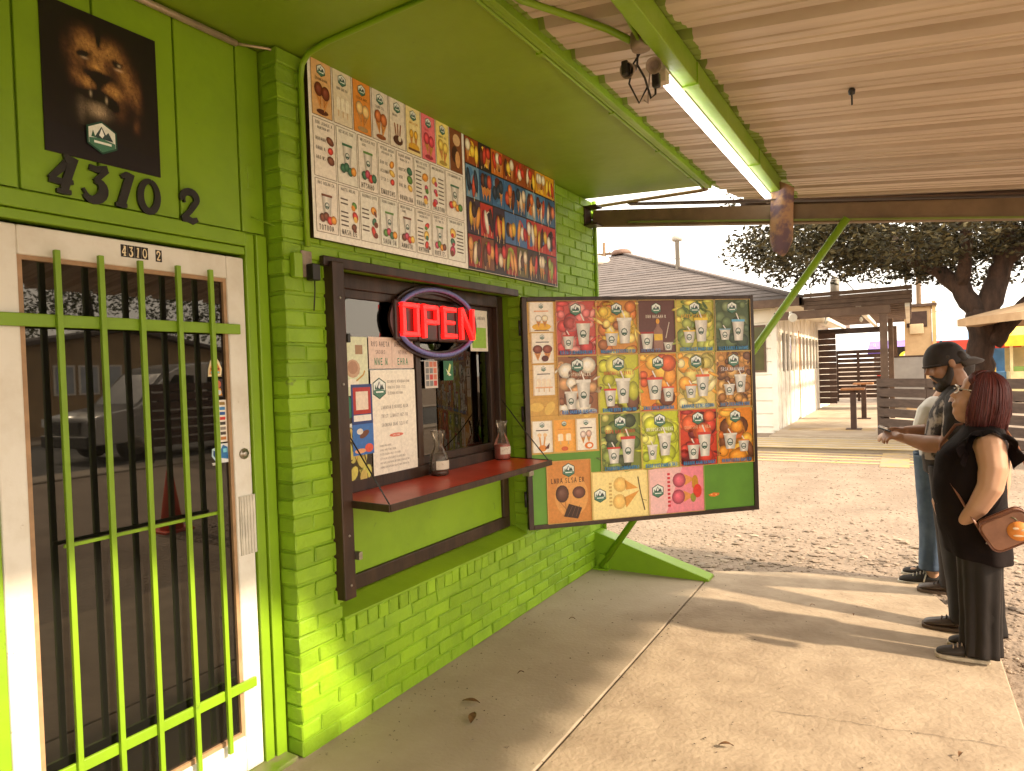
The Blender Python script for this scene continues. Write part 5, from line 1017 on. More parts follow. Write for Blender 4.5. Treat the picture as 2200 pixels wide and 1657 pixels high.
stall((4.2,30.2,-.06), 2.4, 1.6, 2.55, pl('blue',(92,140,186)), pl('sky',(120,160,200)), pl('red',(214,70,50)), 'blue food stall with red valance left of the tree trunk', 2)
stall((6.9,29,-.06), 3.4, 1.6, 2.6, pl('cream',(232,214,160)), pl('yellow',(236,196,30)), pl('yellow2',(240,206,50)), 'yellow food stall right of the tree trunk', 3)
p = Print(); p.mb.box(-.36,.36,0,.05,1.2,2.12,srgb(26,16,14)); p.disc(.05,1.68,.22,.27,srgb(226,226,80),1,20); p.poly([(-.32,1.74),(-.05,1.74),(-.02,1.62),(-.28,1.58)],srgb(216,222,70),2); p.disc(.14,1.76,.16,.16,srgb(240,224,216),2,16); p.disc(.20,1.60,.12,.14,srgb(26,16,14),3,14); p.rect(-.34,1.0,.34,1.18,srgb(196,206,226),1); p.mb.box(-.36,.36,.0,.05,.3,1.19,srgb(236,232,224)); p.mb.box(-.60,-.42,.0,.08,.0,2.05,srgb(226,220,220))
t = thing('food_sign', (2.0,28.2,-.06), 'black sign with a yellow round emblem beyond the fence', 'sign'); p.build('sign_panel', t); [MB().box(x,x+.06,.06,.12,0,2.0).build('sign_leg', M_white, t) for x in (-.3,.24)]
t = thing('notice_board', (2.12,22.0,-.06), 'grey board in a dark frame behind the man', 'board'); MB().box(-.45,.45,0,.05,.35,1.75).build('board_frame', M_dk, t); MB().box(-.40,.40,-.02,-.002,.40,1.70).build('board_face', mat('grey_board', (.36,.34,.33), .5, vs=2), t); [MB().box(x,x+.06,.05,.1,0,.36).build('board_leg', M_dk, t) for x in (-.4,.34)]
t = thing('beige_kiosk', (2.42,24.0,-.06), 'beige kiosk with a brown window right of the porch post', 'kiosk')
MB().box(-.36,.36,0,1.6,0,3.25).build('kiosk_wall', mat('beige_wall', srgb(206,176,136), .7, c2=srgb(186,154,116), vs=3), t, bevel=.02); MB().box(-.30,.24,-.03,0,2.62,3.10).build('kiosk_window', M_dk, t); MB().box(-.22,.14,-.08,-.032,2.42,2.72).build('ac_unit', mat('ac_beige', srgb(222,198,160), .6), t, bevel=.01); MB().box(.37,.47,-.06,.06,0,3.4).build('kiosk_post', mat('straw_post', srgb(222,190,130), .6), t); MB().box(-.45,.50,-.12,1.7,3.25,3.33).build('kiosk_roof', M_trim, t)
t = thing('patio_umbrella', (5.6,14.6,-.06), 'tan patio umbrella at the right edge beyond the fence', 'umbrella'); n = 8; b = MB(); ring = [(2.66*math.cos(math.pi+2*math.pi*i/n), 2.0*math.sin(math.pi+2*math.pi*i/n), 2.33) for i in range(n)]
vs = ring+[(x, y, z-.13) for x, y, z in ring]+[(0,0,2.95),(0,0,2.86)]; b.add(vs, [(i, (i+1)%n, 2*n) for i in range(n)]+[((i+1)%n+n, i+n, 2*n+1) for i in range(n)]+[(i+n, (i+1)%n+n, (i+1)%n, i) for i in range(n)]); b.build('umbrella_canopy', mat('tan_canvas', srgb(196,164,128), .8, c2=srgb(176,144,110), vs=3), t); MB().tube([(0,0,0),(0,0,3.0)], .035, 10).build('umbrella_pole', M_dk, t); MB().lathe((0,0,0), [(.35,0),(.35,.06),(.06,.1)], 16).build('umbrella_base', M_black, t)
M_pole = mat('pole_wood', srgb(120,96,72), .85, vs=4)
poles = [((2.6,37,-.06),9.0,'utility pole far behind left of the tree trunk'),((-12,34,-.06),8.6,'utility pole behind the white house roof'),((12,40,-.06),9.2,'utility pole far right beyond the yellow stall')]
for loc, h, lab in poles:
    t = thing('utility_pole', loc, lab, 'pole', group='utility poles'); MB().tube([(0,0,0),(0,0,h*.5),(0,0,h)], [.13,.11,.09], 10).build('pole_shaft', M_pole, t); MB().box(-.9,.9,-.05,.05,h-.7,h-.58).build('cross_arm', M_pole, t)
    for x in (-.8,-.3,.3,.8): MB().lathe((x,0,h-.58), [(.03,0),(.05,.06),(.03,.12)], 8).build('insulator', M_bulb, t)
def wire(a, c, sag, lab):
    b = MB(); a, c = Vector(a), Vector(c); b.tube([a.lerp(c, i/14)+Vector((0,0,-sag*4*(i/14)*(1-i/14))) for i in range(15)], .014, 5); solo(b, 'power_line', M_cable, (0,0,0), lab, 'power line', group='power lines')
wire((-12,34,7.9),(2.6,37,8.3),.9,'upper power line over the house roof'); wire((-12,34,6.7),(2.6,37,7.0),1.0,'lower power line over the house roof'); wire((2.6,37,4.6),(12,40,4.9),.35,'power line behind the tree at middle height'); wire((2.6,37,3.9),(12,40,3.6),.25,'low power line behind the tree'); wire((2.3,25.6,3.05),(5.5,34,4.4),.2,'service wire running from the beige kiosk')
t = thing('roof_antenna', (.72,17.5,3.13), 'bent wire aerial and grey canister on the porch roof', 'aerial'); b = MB(); b.tube([(-.55,0,0),(-.53,0,.28),(-.45,0,.40),(-.34,0,.40)], .014, 6); b.tube([(.1,0,.42),(.25,0,.28),(.42,0,.05)], .014, 6); b.build('aerial_wire', M_black, t); MB().lathe((-.02,0,0), [(.10,0),(.10,.36),(.06,.46),(.02,.48)], 12).build('canister', mat('canister_grey', (.42,.38,.33), .5), t)

# ================================================================ ACROSS THE STREET (seen in the door glass)
van = thing('parked_van', (13.2,7.35,-.056), 'silver cargo van parked across the street', 'van')
M_silver = mat('silver_paint', (.72,.70,.67), .22, metal=.35, vs=2, var=.04); M_tint = mat('tinted_glass', (.015,.015,.017), .06, spec=.8)
prof = [(0,.42),(.02,.80),(.12,1.02),(.55,1.12),(1.05,1.20),(1.75,1.92),(2.1,2.10),(2.7,2.17),(5.35,2.18),(5.5,2.0),(5.55,.6),(5.5,.40)]
b = MB(); b.loft([[(-.96*k, y, z) if False else (xx, y+(.0), z) for y, z in prof] for xx in (-.98,-.95,.95,.98)]); b.build('van_body', M_silver, van, bevel=.05)
b = MB(); b.add([(-.86,1.10,1.24),(.86,1.10,1.24),(.78,1.74,1.90),(-.78,1.74,1.90)], [(0,1,2,3)]); o = b.build('windshield', M_tint, van); o.location = (0,-.015,.02)
for s in (-1, 1):
    b = MB(); b.prism([(s*.985,1.42,1.22),(s*.985,2.40,1.22),(s*.985,2.40,1.86),(s*.985,1.92,1.88)], (s*.006,0,0)); b.build('door_window', M_tint, van); b = MB(); b.box(s*.985,s*.992,2.75,5.2,1.25,1.82); b.build('side_window', M_tint, van)
    b = MB(); b.box(s*.98-.08,s*.98+.08,.02,.10,.80,.98); b.build('headlight', mat('lamp_lens', (.8,.78,.74), .1), van); MB().box(s*1.0,s*1.14,1.45,1.52,1.22,1.42).build('wing_mirror', M_black, van, bevel=.02)
    for y in (.98,4.45):
        w = MB().lathe((s*.86,y,.35), [(.2,-.12),(.33,-.11),(.35,-.06),(.35,.06),(.33,.11),(.2,.12)], 22, axis='x').build('wheel', M_black, van); MB().lathe((s*.985,y,.35), [(.02,-.01),(.2,-.005),(.21,.005),(.02,.012)], 16, axis='x').build('rim', M_steel, w)
MB().box(-.97,.97,-.06,.05,.36,.62).build('front_bumper', M_black, van, bevel=.03); MB().box(-.6,.6,-.02,.03,.66,.92).build('grille', M_black, van)
h2 = thing('tan_house', (24,14.7,0), 'tan gabled house across the street', 'house')
b = MB(); b.prism([(0,-5.5,-.1),(0,5.5,-.1),(0,5.5,2.75),(0,0,3.75),(0,-5.5,2.75)], (7,0,0)); b.build('wall', mat('tan_wall', srgb(168,140,104), .7, vs=1), h2)
b = MB(); b.prism([(-.4,-6.0,2.66),(-.4,0,3.80),(-.4,0,3.95),(-.4,-6.0,2.80)], (7.8,0,0)); b.prism([(-.4,6.0,2.66),(-.4,0,3.80),(-.4,0,3.95),(-.4,6.0,2.80)], (7.8,0,0)); b.build('roof', M_shingle, h2)
for y in (-2.6,-1.75,-.9,2.2):
    w = MB().box(-.06,.0,y,y+.72,1.35,2.45).build('window', M_white, h2); MB().box(-.07,-.058,y+.06,y+.66,1.41,2.39).build('pane', mat('curtained_glass', (.42,.45,.5), .2, vs=2), w)
MB().box(-.06,.0,.6,1.5,0,2.1).build('front_door', M_dk, h2)
cone = thing('traffic_cone', (4.72,4.42,-.06), 'orange traffic cone standing off to the right of the people', 'traffic cone')
M_or = mat('cone_orange', srgb(226,72,24), .5, vs=5); MB().box(-.17,.17,-.17,.17,0,.03).build('base', M_or, cone, bevel=.008); MB().lathe((0,0,.03), [(.125,0),(.03,.66),(.026,.67)], 20).build('cone_body', M_or, cone)
# ================================================================ PEOPLE  (local frame: +x forward, +y left, z up)
def organic(mb, name, material, parent, voxel=.007, smooth=6, **props):
    me = mb.mesh(name+'_raw'); o = bpy.data.objects.new('raw', me); COL.objects.link(o)
    rm = o.modifiers.new('r', 'REMESH'); rm.mode = 'VOXEL'; rm.voxel_size = voxel; rm.use_smooth_shade = True
    sm = o.modifiers.new('s', 'SMOOTH'); sm.factor = .5; sm.iterations = smooth
    dg = bpy.context.evaluated_depsgraph_get(); m2 = bpy.data.meshes.new_from_object(o.evaluated_get(dg)); bpy.data.objects.remove(o)
    m2.name = name; m2.materials.clear(); m2.materials.append(material); m2.polygons.foreach_set('use_smooth', [True]*len(m2.polygons))
    return link(name, m2, parent, **props)
def cap(mb, pts, rad, n=12):
    """tapered limb with round ends through the joints"""
    P = [Vector(p) for p in pts]; Q = list(rad); out = []; ro = []
    d = (P[0]-P[1]).normalized()
    for a in (80,55,30): out.append(P[0]+d*Q[0]*math.sin(R(a))); ro.append(Q[0]*math.cos(R(a)))
    for i in range(len(P)):
        out.append(P[i]); ro.append(Q[i])
        if i < len(P)-1: out.append(P[i].lerp(P[i+1], .5)); ro.append((Q[i]+Q[i+1])/2)
    d = (P[-1]-P[-2]).normalized()
    for a in (30,55,80): out.append(P[-1]+d*Q[-1]*math.sin(R(a))); ro.append(Q[-1]*math.cos(R(a)))
    mb.tube(out, ro, n)
def hand(mb, wrist, fwd, up, thumb, s=1.0, curl=.5):
    """palm with four unequal bent fingers and a thumb from the side of the palm"""
    w = Vector(wrist); f = Vector(fwd).normalized(); u = Vector(up).normalized(); side = Vector(thumb).normalized()
    cap(mb, [w, w+f*.035*s], [.024*s,.026*s])
    for k, L in enumerate((.072,.080,.075,.058)):
        o = side*(.030-.020*k)*s; a = w+f*.03*s+o*.6; b = w+f*.082*s+o; cap(mb, [a, b], [.014*s,.0125*s], 8)
        c = b+(f*math.cos(curl*.7)-u*math.sin(curl*.7))*L*.45*s; d = c+(f*math.cos(curl*1.7)-u*math.sin(curl*1.7))*L*.35*s; e = d+(f*math.cos(curl*2.5)-u*math.sin(curl*2.5))*L*.25*s
        cap(mb, [b, c, d, e], [.0105*s,.0098*s,.0090*s,.0078*s], 8)
    a = w+f*.022*s+side*.022*s; b = a+(f*.6+side*.8)*.034*s; c = b+(f*.9+side*.25-u*.1)*.032*s; d = c+(f*.95-side*.1-u*.25)*.022*s
    cap(mb, [a, b, c, d], [.0150*s,.0125*s,.0108*s,.009*s], 8)
def ring(cx, cy, z, fx, bx, hy, n=28, p=2.3, fold=0.0, k=6, ph=0.0, tilt=0.0):
    """cross-section of a garment: front reach fx, back reach bx, half width hy"""
    out = []
    for j in range(n):
        a = 2*math.pi*j/n; c, s = math.cos(a), math.sin(a); ex = math.copysign(abs(c)**(2/p), c); ey = math.copysign(abs(s)**(2/p), s); m_ = 1+fold*math.sin(k*a+ph)
        out.append((cx+ex*(fx if c > 0 else bx)*m_, cy+ey*hy*m_, z+tilt*ex))
    return out
def crease(o, strength, size):
    """uneven folds in cloth"""
    t = bpy.data.textures.new('cloth_folds', 'CLOUDS'); t.noise_scale = size; t.noise_depth = 3; t.noise_basis = 'IMPROVED_PERLIN'
    d = o.modifiers.new('folds', 'DISPLACE'); d.texture = t; d.strength = strength; d.mid_level = .5; d.texture_coords = 'LOCAL'
def garment(rings, name, material, parent, sub=1, thick=.004, caps=False, **props):
    b = MB(); b.loft(rings, None, True, caps); o = b.build(name, material, parent, **props)
    m0 = o.modifiers.new('t','SOLIDIFY'); m0.thickness = thick; m0.offset = -1
    if sub: s = o.modifiers.new('s', 'SUBSURF'); s.levels = sub; s.render_levels = sub
    crease(o, .014, .10); return o
def shoe(parent, x0, y0, yaw, upper, sole, lace, L=.255, W=.088, name='shoe', lab=None):
    """x0,y0: the heel; pointing along yaw"""
    c, s = math.cos(yaw), math.sin(yaw); T = lambda x, y, z: (x0+x*c-y*s, y0+x*s+y*c, z)
    st = [(0,.55,.070),(.04,.74,.086),(.18,.84,.090),(.34,.86,.092),(.48,.94,.084),(.63,1.02,.070),(.78,1.0,.060),(.91,.84,.052),(.985,.5,.038)]
    def rg(t, w, h, z0):
        out = []
        for j in range(14):
            a = 2*math.pi*j/14; yy = math.cos(a)*W/2*w; zz = z0+(h-z0)*(.5+.5*math.sin(a)) if math.sin(a) > -.6 else z0
            out.append(T(t*L, yy*(1 if math.sin(a) < .3 else .78), zz))
        return out
    b = MB(); b.loft([rg(t, w, h, .016) for t, w, h in st]); o = b.build(name, upper, parent)
    if lab: o['label'] = lab
    m_ = o.modifiers.new('s', 'SUBSURF'); m_.levels = 1; m_.render_levels = 1
    b = MB(); pts = [T((t*1.04-.018)*L, W/2*w*1.08, 0.001) for t, w, h in st]+[T((t*1.04-.018)*L, -W/2*w*1.08, 0.001) for t, w, h in reversed(st)]; b.prism(pts, (0,0,.021)); b.build('sole', sole, o, bevel=.005)
    if lace:
        b = MB()
        for k in range(4): t = .40+.08*k; z = .096-.009*k; b.tube([T(t*L, -.026, z-.008), T((t+.01)*L, 0, z+.004), T((t+.02)*L, .026, z-.008)], .0035, 6)
        b.tube([T(.38*L,.0,.098),T(.36*L,.030,.088),T(.40*L,.044,.058),T(.43*L,.047,.03)], .0045, 6); b.tube([T(.38*L,0,.098),T(.43*L,.032,.086),T(.41*L,.012,.096)], .0045, 6); b.build('lace', lace, o)
    return o
def skin(n, c, c2): 
    M = mat(n, c, .48, c2=c2, vs=5, bump=.15, bs=120, dist=.001, world_pos=False, spec=.4); b = M.node_tree.nodes['Principled BSDF']; b.inputs['Subsurface Weight'].default_value = .12; b.inputs['Subsurface Radius'].default_value = (.012,.005,.003); b.inputs['Subsurface Scale'].default_value = .5; return M
SK1 = skin('skin_light', (.47,.27,.17), (.41,.22,.135)); SK2 = skin('skin_tan', (.33,.165,.092), (.27,.13,.07))
C_blk = mat('black_fabric', (.010,.0055,.005), .9, c2=(.007,.004,.004), spec=.15, vs=9, bump=.5, bs=260, world_pos=False); C_trs = mat('dark_brown_trousers', (.012,.0075,.006), .6, c2=(.008,.005,.004), spec=.3, vs=6, bump=.3, bs=180, world_pos=False)
C_trs2 = mat('charcoal_trousers', (.018,.012,.010), .8, vs=6, world_pos=False); C_wht = mat('white_cotton', (.72,.70,.67), .8, c2=(.62,.60,.57), vs=5, bump=.4, bs=40, world_pos=False)
C_jean = mat('blue_denim', (.055,.085,.14), .85, c2=(.10,.14,.20), vs=7, bump=.5, bs=220, world_pos=False, ramp=(.35,.6)); C_shoe = mat('dark_suede', (.030,.020,.014), .7, vs=20, world_pos=False); C_shoe2 = mat('brown_leather', (.060,.034,.020), .38, vs=16, world_pos=False)
C_sole = mat('tan_rubber', (.50,.40,.28), .7, vs=20, world_pos=False); C_lace = mat('tan_lace', (.36,.25,.17), .8, vs=30, world_pos=False)
def hair_col(r, c): f = r.uniform(.85,1.15); return tuple(x*f for x in c)
M_hair = mat_col('hair_strands', .5)

# ---------------------------------------------------------------- the woman
wb = MB()
hw = MB()
hw.ell((.000,0,1.378),(.100,.078,.108)); hw.ell((.050,0,1.325),(.066,.060,.080)); hw.ell((.070,0,1.275),(.044,.045,.040)); hw.ell((.094,0,1.262),(.020,.024,.019)); hw.ell((.05,0,1.245),(.052,.050,.034))
cap(hw, [(.104,0,1.385),(.116,0,1.362),(.128,0,1.346)], [.008,.010,.0115], 8); hw.ell((.116,.011,1.342),(.012,.008,.008)); hw.ell((.116,-.011,1.342),(.012,.008,.008))
hw.ell((.110,0,1.307),(.014,.022,.008)); hw.ell((.108,0,1.294),(.014,.020,.008)); hw.ell((.064,0,1.420),(.030,.056,.042)); hw.ell((.072,.040,1.325),(.03,.022,.03)); hw.ell((.072,-.040,1.325),(.03,.022,.03))
for s in (-1, 1): hw.ell((-.005,s*.078,1.355),(.020,.010,.030))
PIV = Vector((-.01,0,1.25)); HT = Matrix.Rotation(R(-11), 3, 'Y')
def tilt(b_): b_.v = [tuple(PIV+HT @ (Vector(v)-PIV)+Vector((.012,0,0))) for v in b_.v]
tilt(hw); wb.add(hw.v, hw.f, None, True)
cap(wb, [(.0,0,1.27),(-.020,0,1.14)], [.060,.070])
cap(wb, [(-.01,.0,1.10),(.02,0,.95),(.06,0,.80),(.02,0,.62)], [.125,.15,.165,.15]); cap(wb, [(-.02,-.15,1.12),(-.02,.15,1.12)], [.075,.075])
# near arm: hangs, forearm forward, hand in the pocket; far arm the same, hidden
for s in (1, -1):
    cap(wb, [(-.025,s*.195,1.125),(-.035,s*.225,1.02),(-.018,s*.240,.925),(.035,s*.228,.82),(.085,s*.182,.745)], [.068,.064,.057,.047,.032])
    hand(wb, (.082,s*.165,.735), (.05,-s*.45,-1), (.9,0,.3), (.7,0,.3), .85, .35)
for s, fx, fy in ((1,.030,.10),(-1,-.03,-.06)):
    cap(wb, [(.01,s*.095,.66),(.03,s*.10,.40),(fx,fy,.13),(fx,fy,.075)], [.095,.060,.040,.042]); cap(wb, [(fx-.015,fy,.045),(fx+.10,fy,.035)], [.034,.025])
woman = organic(wb, 'person', SK1, None, .0062, 5); woman.location = (2.50,4.25,0); woman.rotation_euler = (0,0,math.pi)
tag(woman, 'woman with red bob and glasses in black ruffled top carrying a brown bag', 'person', 'people waiting at the window')
# tunic
tz = [(.53,.168,.128,.222,.045,7),(.60,.176,.126,.222,.028,7),(.69,.200,.120,.222,.014,6),(.78,.216,.108,.212,.006,6),(.88,.226,.105,.205,.004,5),(.95,.212,.110,.198,.004,5),(1.0,.208,.118,.192,.003,5),(1.05,.206,.122,.186,.002,4),(1.10,.168,.120,.186,.002,4),(1.15,.118,.116,.190,.0,4),(1.185,.088,.108,.170,.0,4),(1.208,.076,.098,.118,.0,4),(1.222,.070,.086,.084,.0,4)]
garment([ring(0,0,z,fx,bx,hy,32,2.25,fo,k,1.3,.02 if z < .6 else 0) for z, fx, bx, hy, fo, k in tz], 'blouse', C_blk, woman, 2)
for s in (1, -1):                                   # ruffled cap sleeves
    vs = []; NA, NR = 40, 6
    for i in range(NA+1):
        a = R(-62+304*i/NA-90+28)*1.0; a = R(-35)+R(250)*i/NA
        ca, sa = math.cos(a), math.sin(a)
        for k in range(NR+1):
            t = k/NR; rad = .072+.046*t*(1 if sa > -.2 else .8); wave = .024*t*math.sin(i*.95)
            vs.append((-.018+ca*(rad+.012+wave*.6), s*(.150+.085*t+wave*.6), 1.128+sa*(rad-.004)-.055*t*t+wave*.5))
    fs = [(i*(NR+1)+k, (i+1)*(NR+1)+k, (i+1)*(NR+1)+k+1, i*(NR+1)+k+1) for i in range(NA) for k in range(NR)]
    b = MB(); b.add(vs, fs, None, True); o = b.build('ruffle_sleeve', C_blk, woman); m_ = o.modifiers.new('t','SOLIDIFY'); m_.thickness = .004; m_ = o.modifiers.new('s','SUBSURF'); m_.levels = 1; m_.render_levels = 1
for s, hx, hy_, ph in ((1,.025,.100,.4),(-1,-.012,-.075,2.0)):                # wide-leg trousers
    rg = []
    for i in range(12):
        t = i/11; z = .70-.665*t+(.05 if s < 0 else 0)*t; cx = .020*(1-t)+hx*t; cy = s*.095*(1-t)+hy_*t; w = .104-.032*min(1,t*1.25)+.014*t*t; rg.append(ring(cx,cy,z,w,w,w*.90,64,2.1,.010+.10*t**.8,8,ph+t*.8))
    garment(rg, 'trouser_leg', C_trs, woman, 1)
shoe(woman, -.008, .105, R(2), C_shoe, C_sole, C_lace, .235, .088); shoe(woman, -.070, -.065, R(-3), C_shoe, C_sole, C_lace, .235, .088)
# hair: a red bob built of strands over a cap
hr = random.Random(8); hb_ = MB(); base = (.05,.006,.005)
hb_.ell((-.008,0,1.388),(.098,.086,.106), None, 18, 12, base); hb_.ell((-.045,0,1.315),(.072,.084,.085), None, 18, 12, base)
clump = [(hr.uniform(0,6.28), hr.uniform(4,9), hr.uniform(.002,.006)) for _ in range(40)]
for k in range(2300):
    deg = hr.uniform(56,304); az = R(deg); c, s = math.cos(az), math.sin(az); off = hr.uniform(-.006,.012)*hr.random(); pts = []; q3 = clump[int(deg/8.3) % 40]
    front = max(0, (abs(deg-180)-95)/55); bot = 1.205+hr.uniform(-.035,.045)+.016*math.sin(deg*.13)+.028*front
    for i in range(11):
        t = i/10
        if t < .5: th = t/.5*R(90); rx, ry, rz = .103+off, .092+off, .112+off*.5; p_ = Vector((-.010+rx*math.sin(th)*c+.012*(1-t*2), ry*math.sin(th)*s, 1.386+rz*math.cos(th)))
        else:
            q = (t-.5)/.5; z = 1.386+(bot-1.386)*q; fl = 1+.09*math.sin(q*2.6)-.14*q*q*q+q3[2]*14*q*math.sin(q*q3[1]+q3[0])+hr.uniform(-.03,.05)*q*q; p_ = Vector((-.010+(.103+off)*c*fl-.012*q+.030*front*q, (.092+off)*s*fl, z))
        p_ += Vector((hr.uniform(-1,1),hr.uniform(-1,1),hr.uniform(-1,1)))*.0012
        pts.append(p_)
    hb_.tube(pts, [.0012,.0026,.0030,.0032,.0032,.0032,.0030,.0028,.0024,.0018,.0006], 4, hair_col(hr, (.075,.010,.008) if hr.random() < .8 else (.13,.020,.014)), caps=False)
for k in range(420):                               # fringe swept back from the forehead
    sd = hr.choice((-1,1)); y0 = sd*hr.uniform(.0,.030); a0 = hr.uniform(0,1); pts = []
    for i in range(9):
        t = i/8; th = R(8)+R(52)*min(1,t*1.7); q = max(0, t-.45)/.55; az = sd*R(4+34*a0+70*q); rr2 = 1.0+.02*hr.random()
        pts.append(Vector((-.010+.104*rr2*math.sin(th)*math.cos(az), .093*rr2*math.sin(th)*math.sin(az)+y0*(1-t), 1.390+.112*rr2*math.cos(th)-.085*q*q)))
    hb_.tube(pts, [.0015,.003,.0034,.0034,.0034,.0032,.0030,.0022,.0008], 4, hair_col(hr, (.075,.010,.008) if hr.random() < .8 else (.13,.020,.014)), caps=False)
tilt(hb_); hb_.build('hair', M_hair, woman)
M_gl = mat('silver_frame', (.75,.70,.62), .25, metal=.6, world_pos=False); gl = MB()
for s in (1, -1):
    gl.tube([(.122-.018*abs(math.cos(a)-.2), s*(.032+.026*math.cos(a)), 1.384+.021*math.sin(a)) for a in [2*math.pi*i/14 for i in range(15)]], .0028, 6); gl.tube([(.104,s*.058,1.390),(.06,s*.076,1.390),(.0,s*.082,1.384)], .0030, 6)
gl.tube([(.124,.008,1.388),(.124,-.008,1.388)], .0026, 6); tilt(gl); gl.build('glasses', M_gl, woman)
ey = MB()
for s in (1, -1): ey.ell((.098,s*.030,1.384),(.009,.013,.008))
tilt(ey); ey.build('eye', mat('eye_dark', (.05,.03,.02), .2), woman, kind='stuff')

# her shoulder bag
bag = thing('shoulder_bag', (2.578,3.965,.735), 'brown leather shoulder bag with a round orange emblem on the woman’s hip', 'bag', math.pi)
C_bag = mat('brown_bag_leather', (.27,.115,.060), .42, c2=(.20,.08,.042), vs=14, bump=.3, bs=160, world_pos=False); C_pip = mat('bag_piping', (.16,.055,.028), .4, world_pos=False)
rot = Matrix.Rotation(R(30), 3, 'Y')
def rr_rect(w, h, r, n=5):
    out = []
    for cx, cz, a0 in ((w/2-r,h/2-r,0),(-w/2+r,h/2-r,90),(-w/2+r,-h/2+r,180),(w/2-r,-h/2+r,270)):
        for i in range(n+1): a = R(a0+90*i/n); out.append((cx+r*math.cos(a), cz+r*math.sin(a)))
    return out
RR = rr_rect(.205,.150,.034); b = MB()
b.loft([[rot @ Vector((x*k, y, z*k)) for x, z in RR] for y, k in ((-.040,.90),(-.034,.98),(-.015,1.0),(.015,1.0),(.034,.98),(.040,.90))]); b.build('bag_body', C_bag, bag)
b = MB()
for y in (.036,-.036): b.tube([rot @ Vector((x*1.0, y, z*1.0)) for x, z in RR+[RR[0]]], .0042, 6)
b.build('piping', C_pip, bag)
p = MB(); p.lathe((0,0,0), [(.001,.0),(.046,.0),(.046,.004),(.001,.005)], 22, axis='y'); em = p.build('emblem', mat('emblem_orange', (.78,.26,.045), .5, world_pos=False), bag); em.location = (-.040,.041,.004)
b = MB()
for x, z, w_, h_ in ((-.058,.010,.010,.006),(-.028,.016,.012,.006),(-.038,-.018,.020,.005)): b.ell((x,.0465,z),(w_,.001,h_))
b.build('emblem_mark', mat('emblem_cream', (.85,.62,.40), .5, world_pos=False), bag, kind='stuff')
MB().tube([(-.035,.044,.052),(-.026,.044,.064),(-.012,.044,.068)], .003, 6).build('emblem_stem', mat('stem_green', (.16,.14,.06), .6), bag)
b = MB(); b.tube([(.085,.02,-.075),(.075,.02,-.045),(.092,.02,-.030)], .004, 6); b.build('strap_ring', M_steel, bag)
b = MB(); b.tube([(.085,.012,-.055),(.150,-.055,.06),(.215,-.13,.19),(.262,-.23,.30),(.255,-.30,.37),(.18,-.40,.47),(.05,-.46,.482),(-.045,-.42,.44),(-.085,-.33,.36),(-.105,-.18,.27),(-.128,-.06,.17),(-.125,.0,.09),(-.095,.01,.055)], .0085, 6, squash=.42); b.build('strap', C_bag, bag)

# ---------------------------------------------------------------- the man with the phone
mb_ = MB(); tl = Matrix.Rotation(R(18), 3, 'Y')
H0 = Vector((.030,0,1.545))
def hd(x, y, z): return H0+tl @ Vector((x, y, z))
mb_.ell(hd(-.005,0,.025),(.104,.080,.108),tl); mb_.ell(hd(.050,0,-.050),(.062,.062,.085),tl); mb_.ell(hd(.082,0,-.105),(.026,.032,.026),tl)
cap(mb_, [hd(.098,0,.012),hd(.112,0,-.012),hd(.124,0,-.030)], [.0095,.0115,.0135], 8)
for s in (1, -1): mb_.ell(hd(.110,s*.012,-.036),(.012,.009,.009),tl); mb_.ell(hd(.088,s*.034,.020),(.016,.026,.010),tl); mb_.ell(hd(.066,s*.046,-.035),(.028,.022,.026),tl); mb_.ell(hd(-.020,s*.083,-.012),(.020,.010,.034),tl); mb_.ell(hd(-.012,s*.089,-.010),(.013,.006,.024),tl)
mb_.ell(hd(.104,0,-.066),(.012,.024,.008),tl); mb_.ell(hd(.102,0,-.080),(.012,.022,.008),tl)
cap(mb_, [(-.005,0,1.46),(-.050,0,1.33)], [.064,.072])
cap(mb_, [(-.03,0,1.26),(.01,0,1.05),(.03,0,.92)], [.13,.14,.14]); cap(mb_, [(-.03,-.17,1.30),(-.03,.17,1.30)], [.080,.080])
cap(mb_, [(-.02,.215,1.295),(.0,.245,1.17),(.045,.235,1.060),(.150,.155,1.050),(.245,.090,1.072)], [.068,.062,.056,.054,.036])
cap(mb_, [(-.02,-.215,1.295),(.005,-.250,1.18),(.060,-.235,1.080),(.165,-.145,1.095),(.252,-.075,1.108)], [.068,.062,.054,.052,.034])
hand(mb_, (.255,.083,1.075), (.95,-.30,.18), (0,.15,1), (.25,-.9,.35), 1.08, .6); hand(mb_, (.262,-.070,1.110), (.95,.28,.06), (0,-.15,1), (.25,.9,.35), .98, .6)
for s, fx, fy in ((1,-.02,.375),(-1,.005,-.315)):
    cap(mb_, [(.0,s*.09,.90),(.02,s*.20,.50),(fx,fy,.12),(fx,fy,.07)], [.10,.065,.045,.042]); cap(mb_, [(fx-.02,fy,.045),(fx+.12,fy,.035)], [.036,.028])
man = organic(mb_, 'person', SK2, None, .0065, 5); man.location = (2.42,4.95,0); man.rotation_euler = (0,0,math.pi)
tag(man, 'bearded man in backward cap and dark skull tee holding a phone', 'person', 'people waiting at the window')
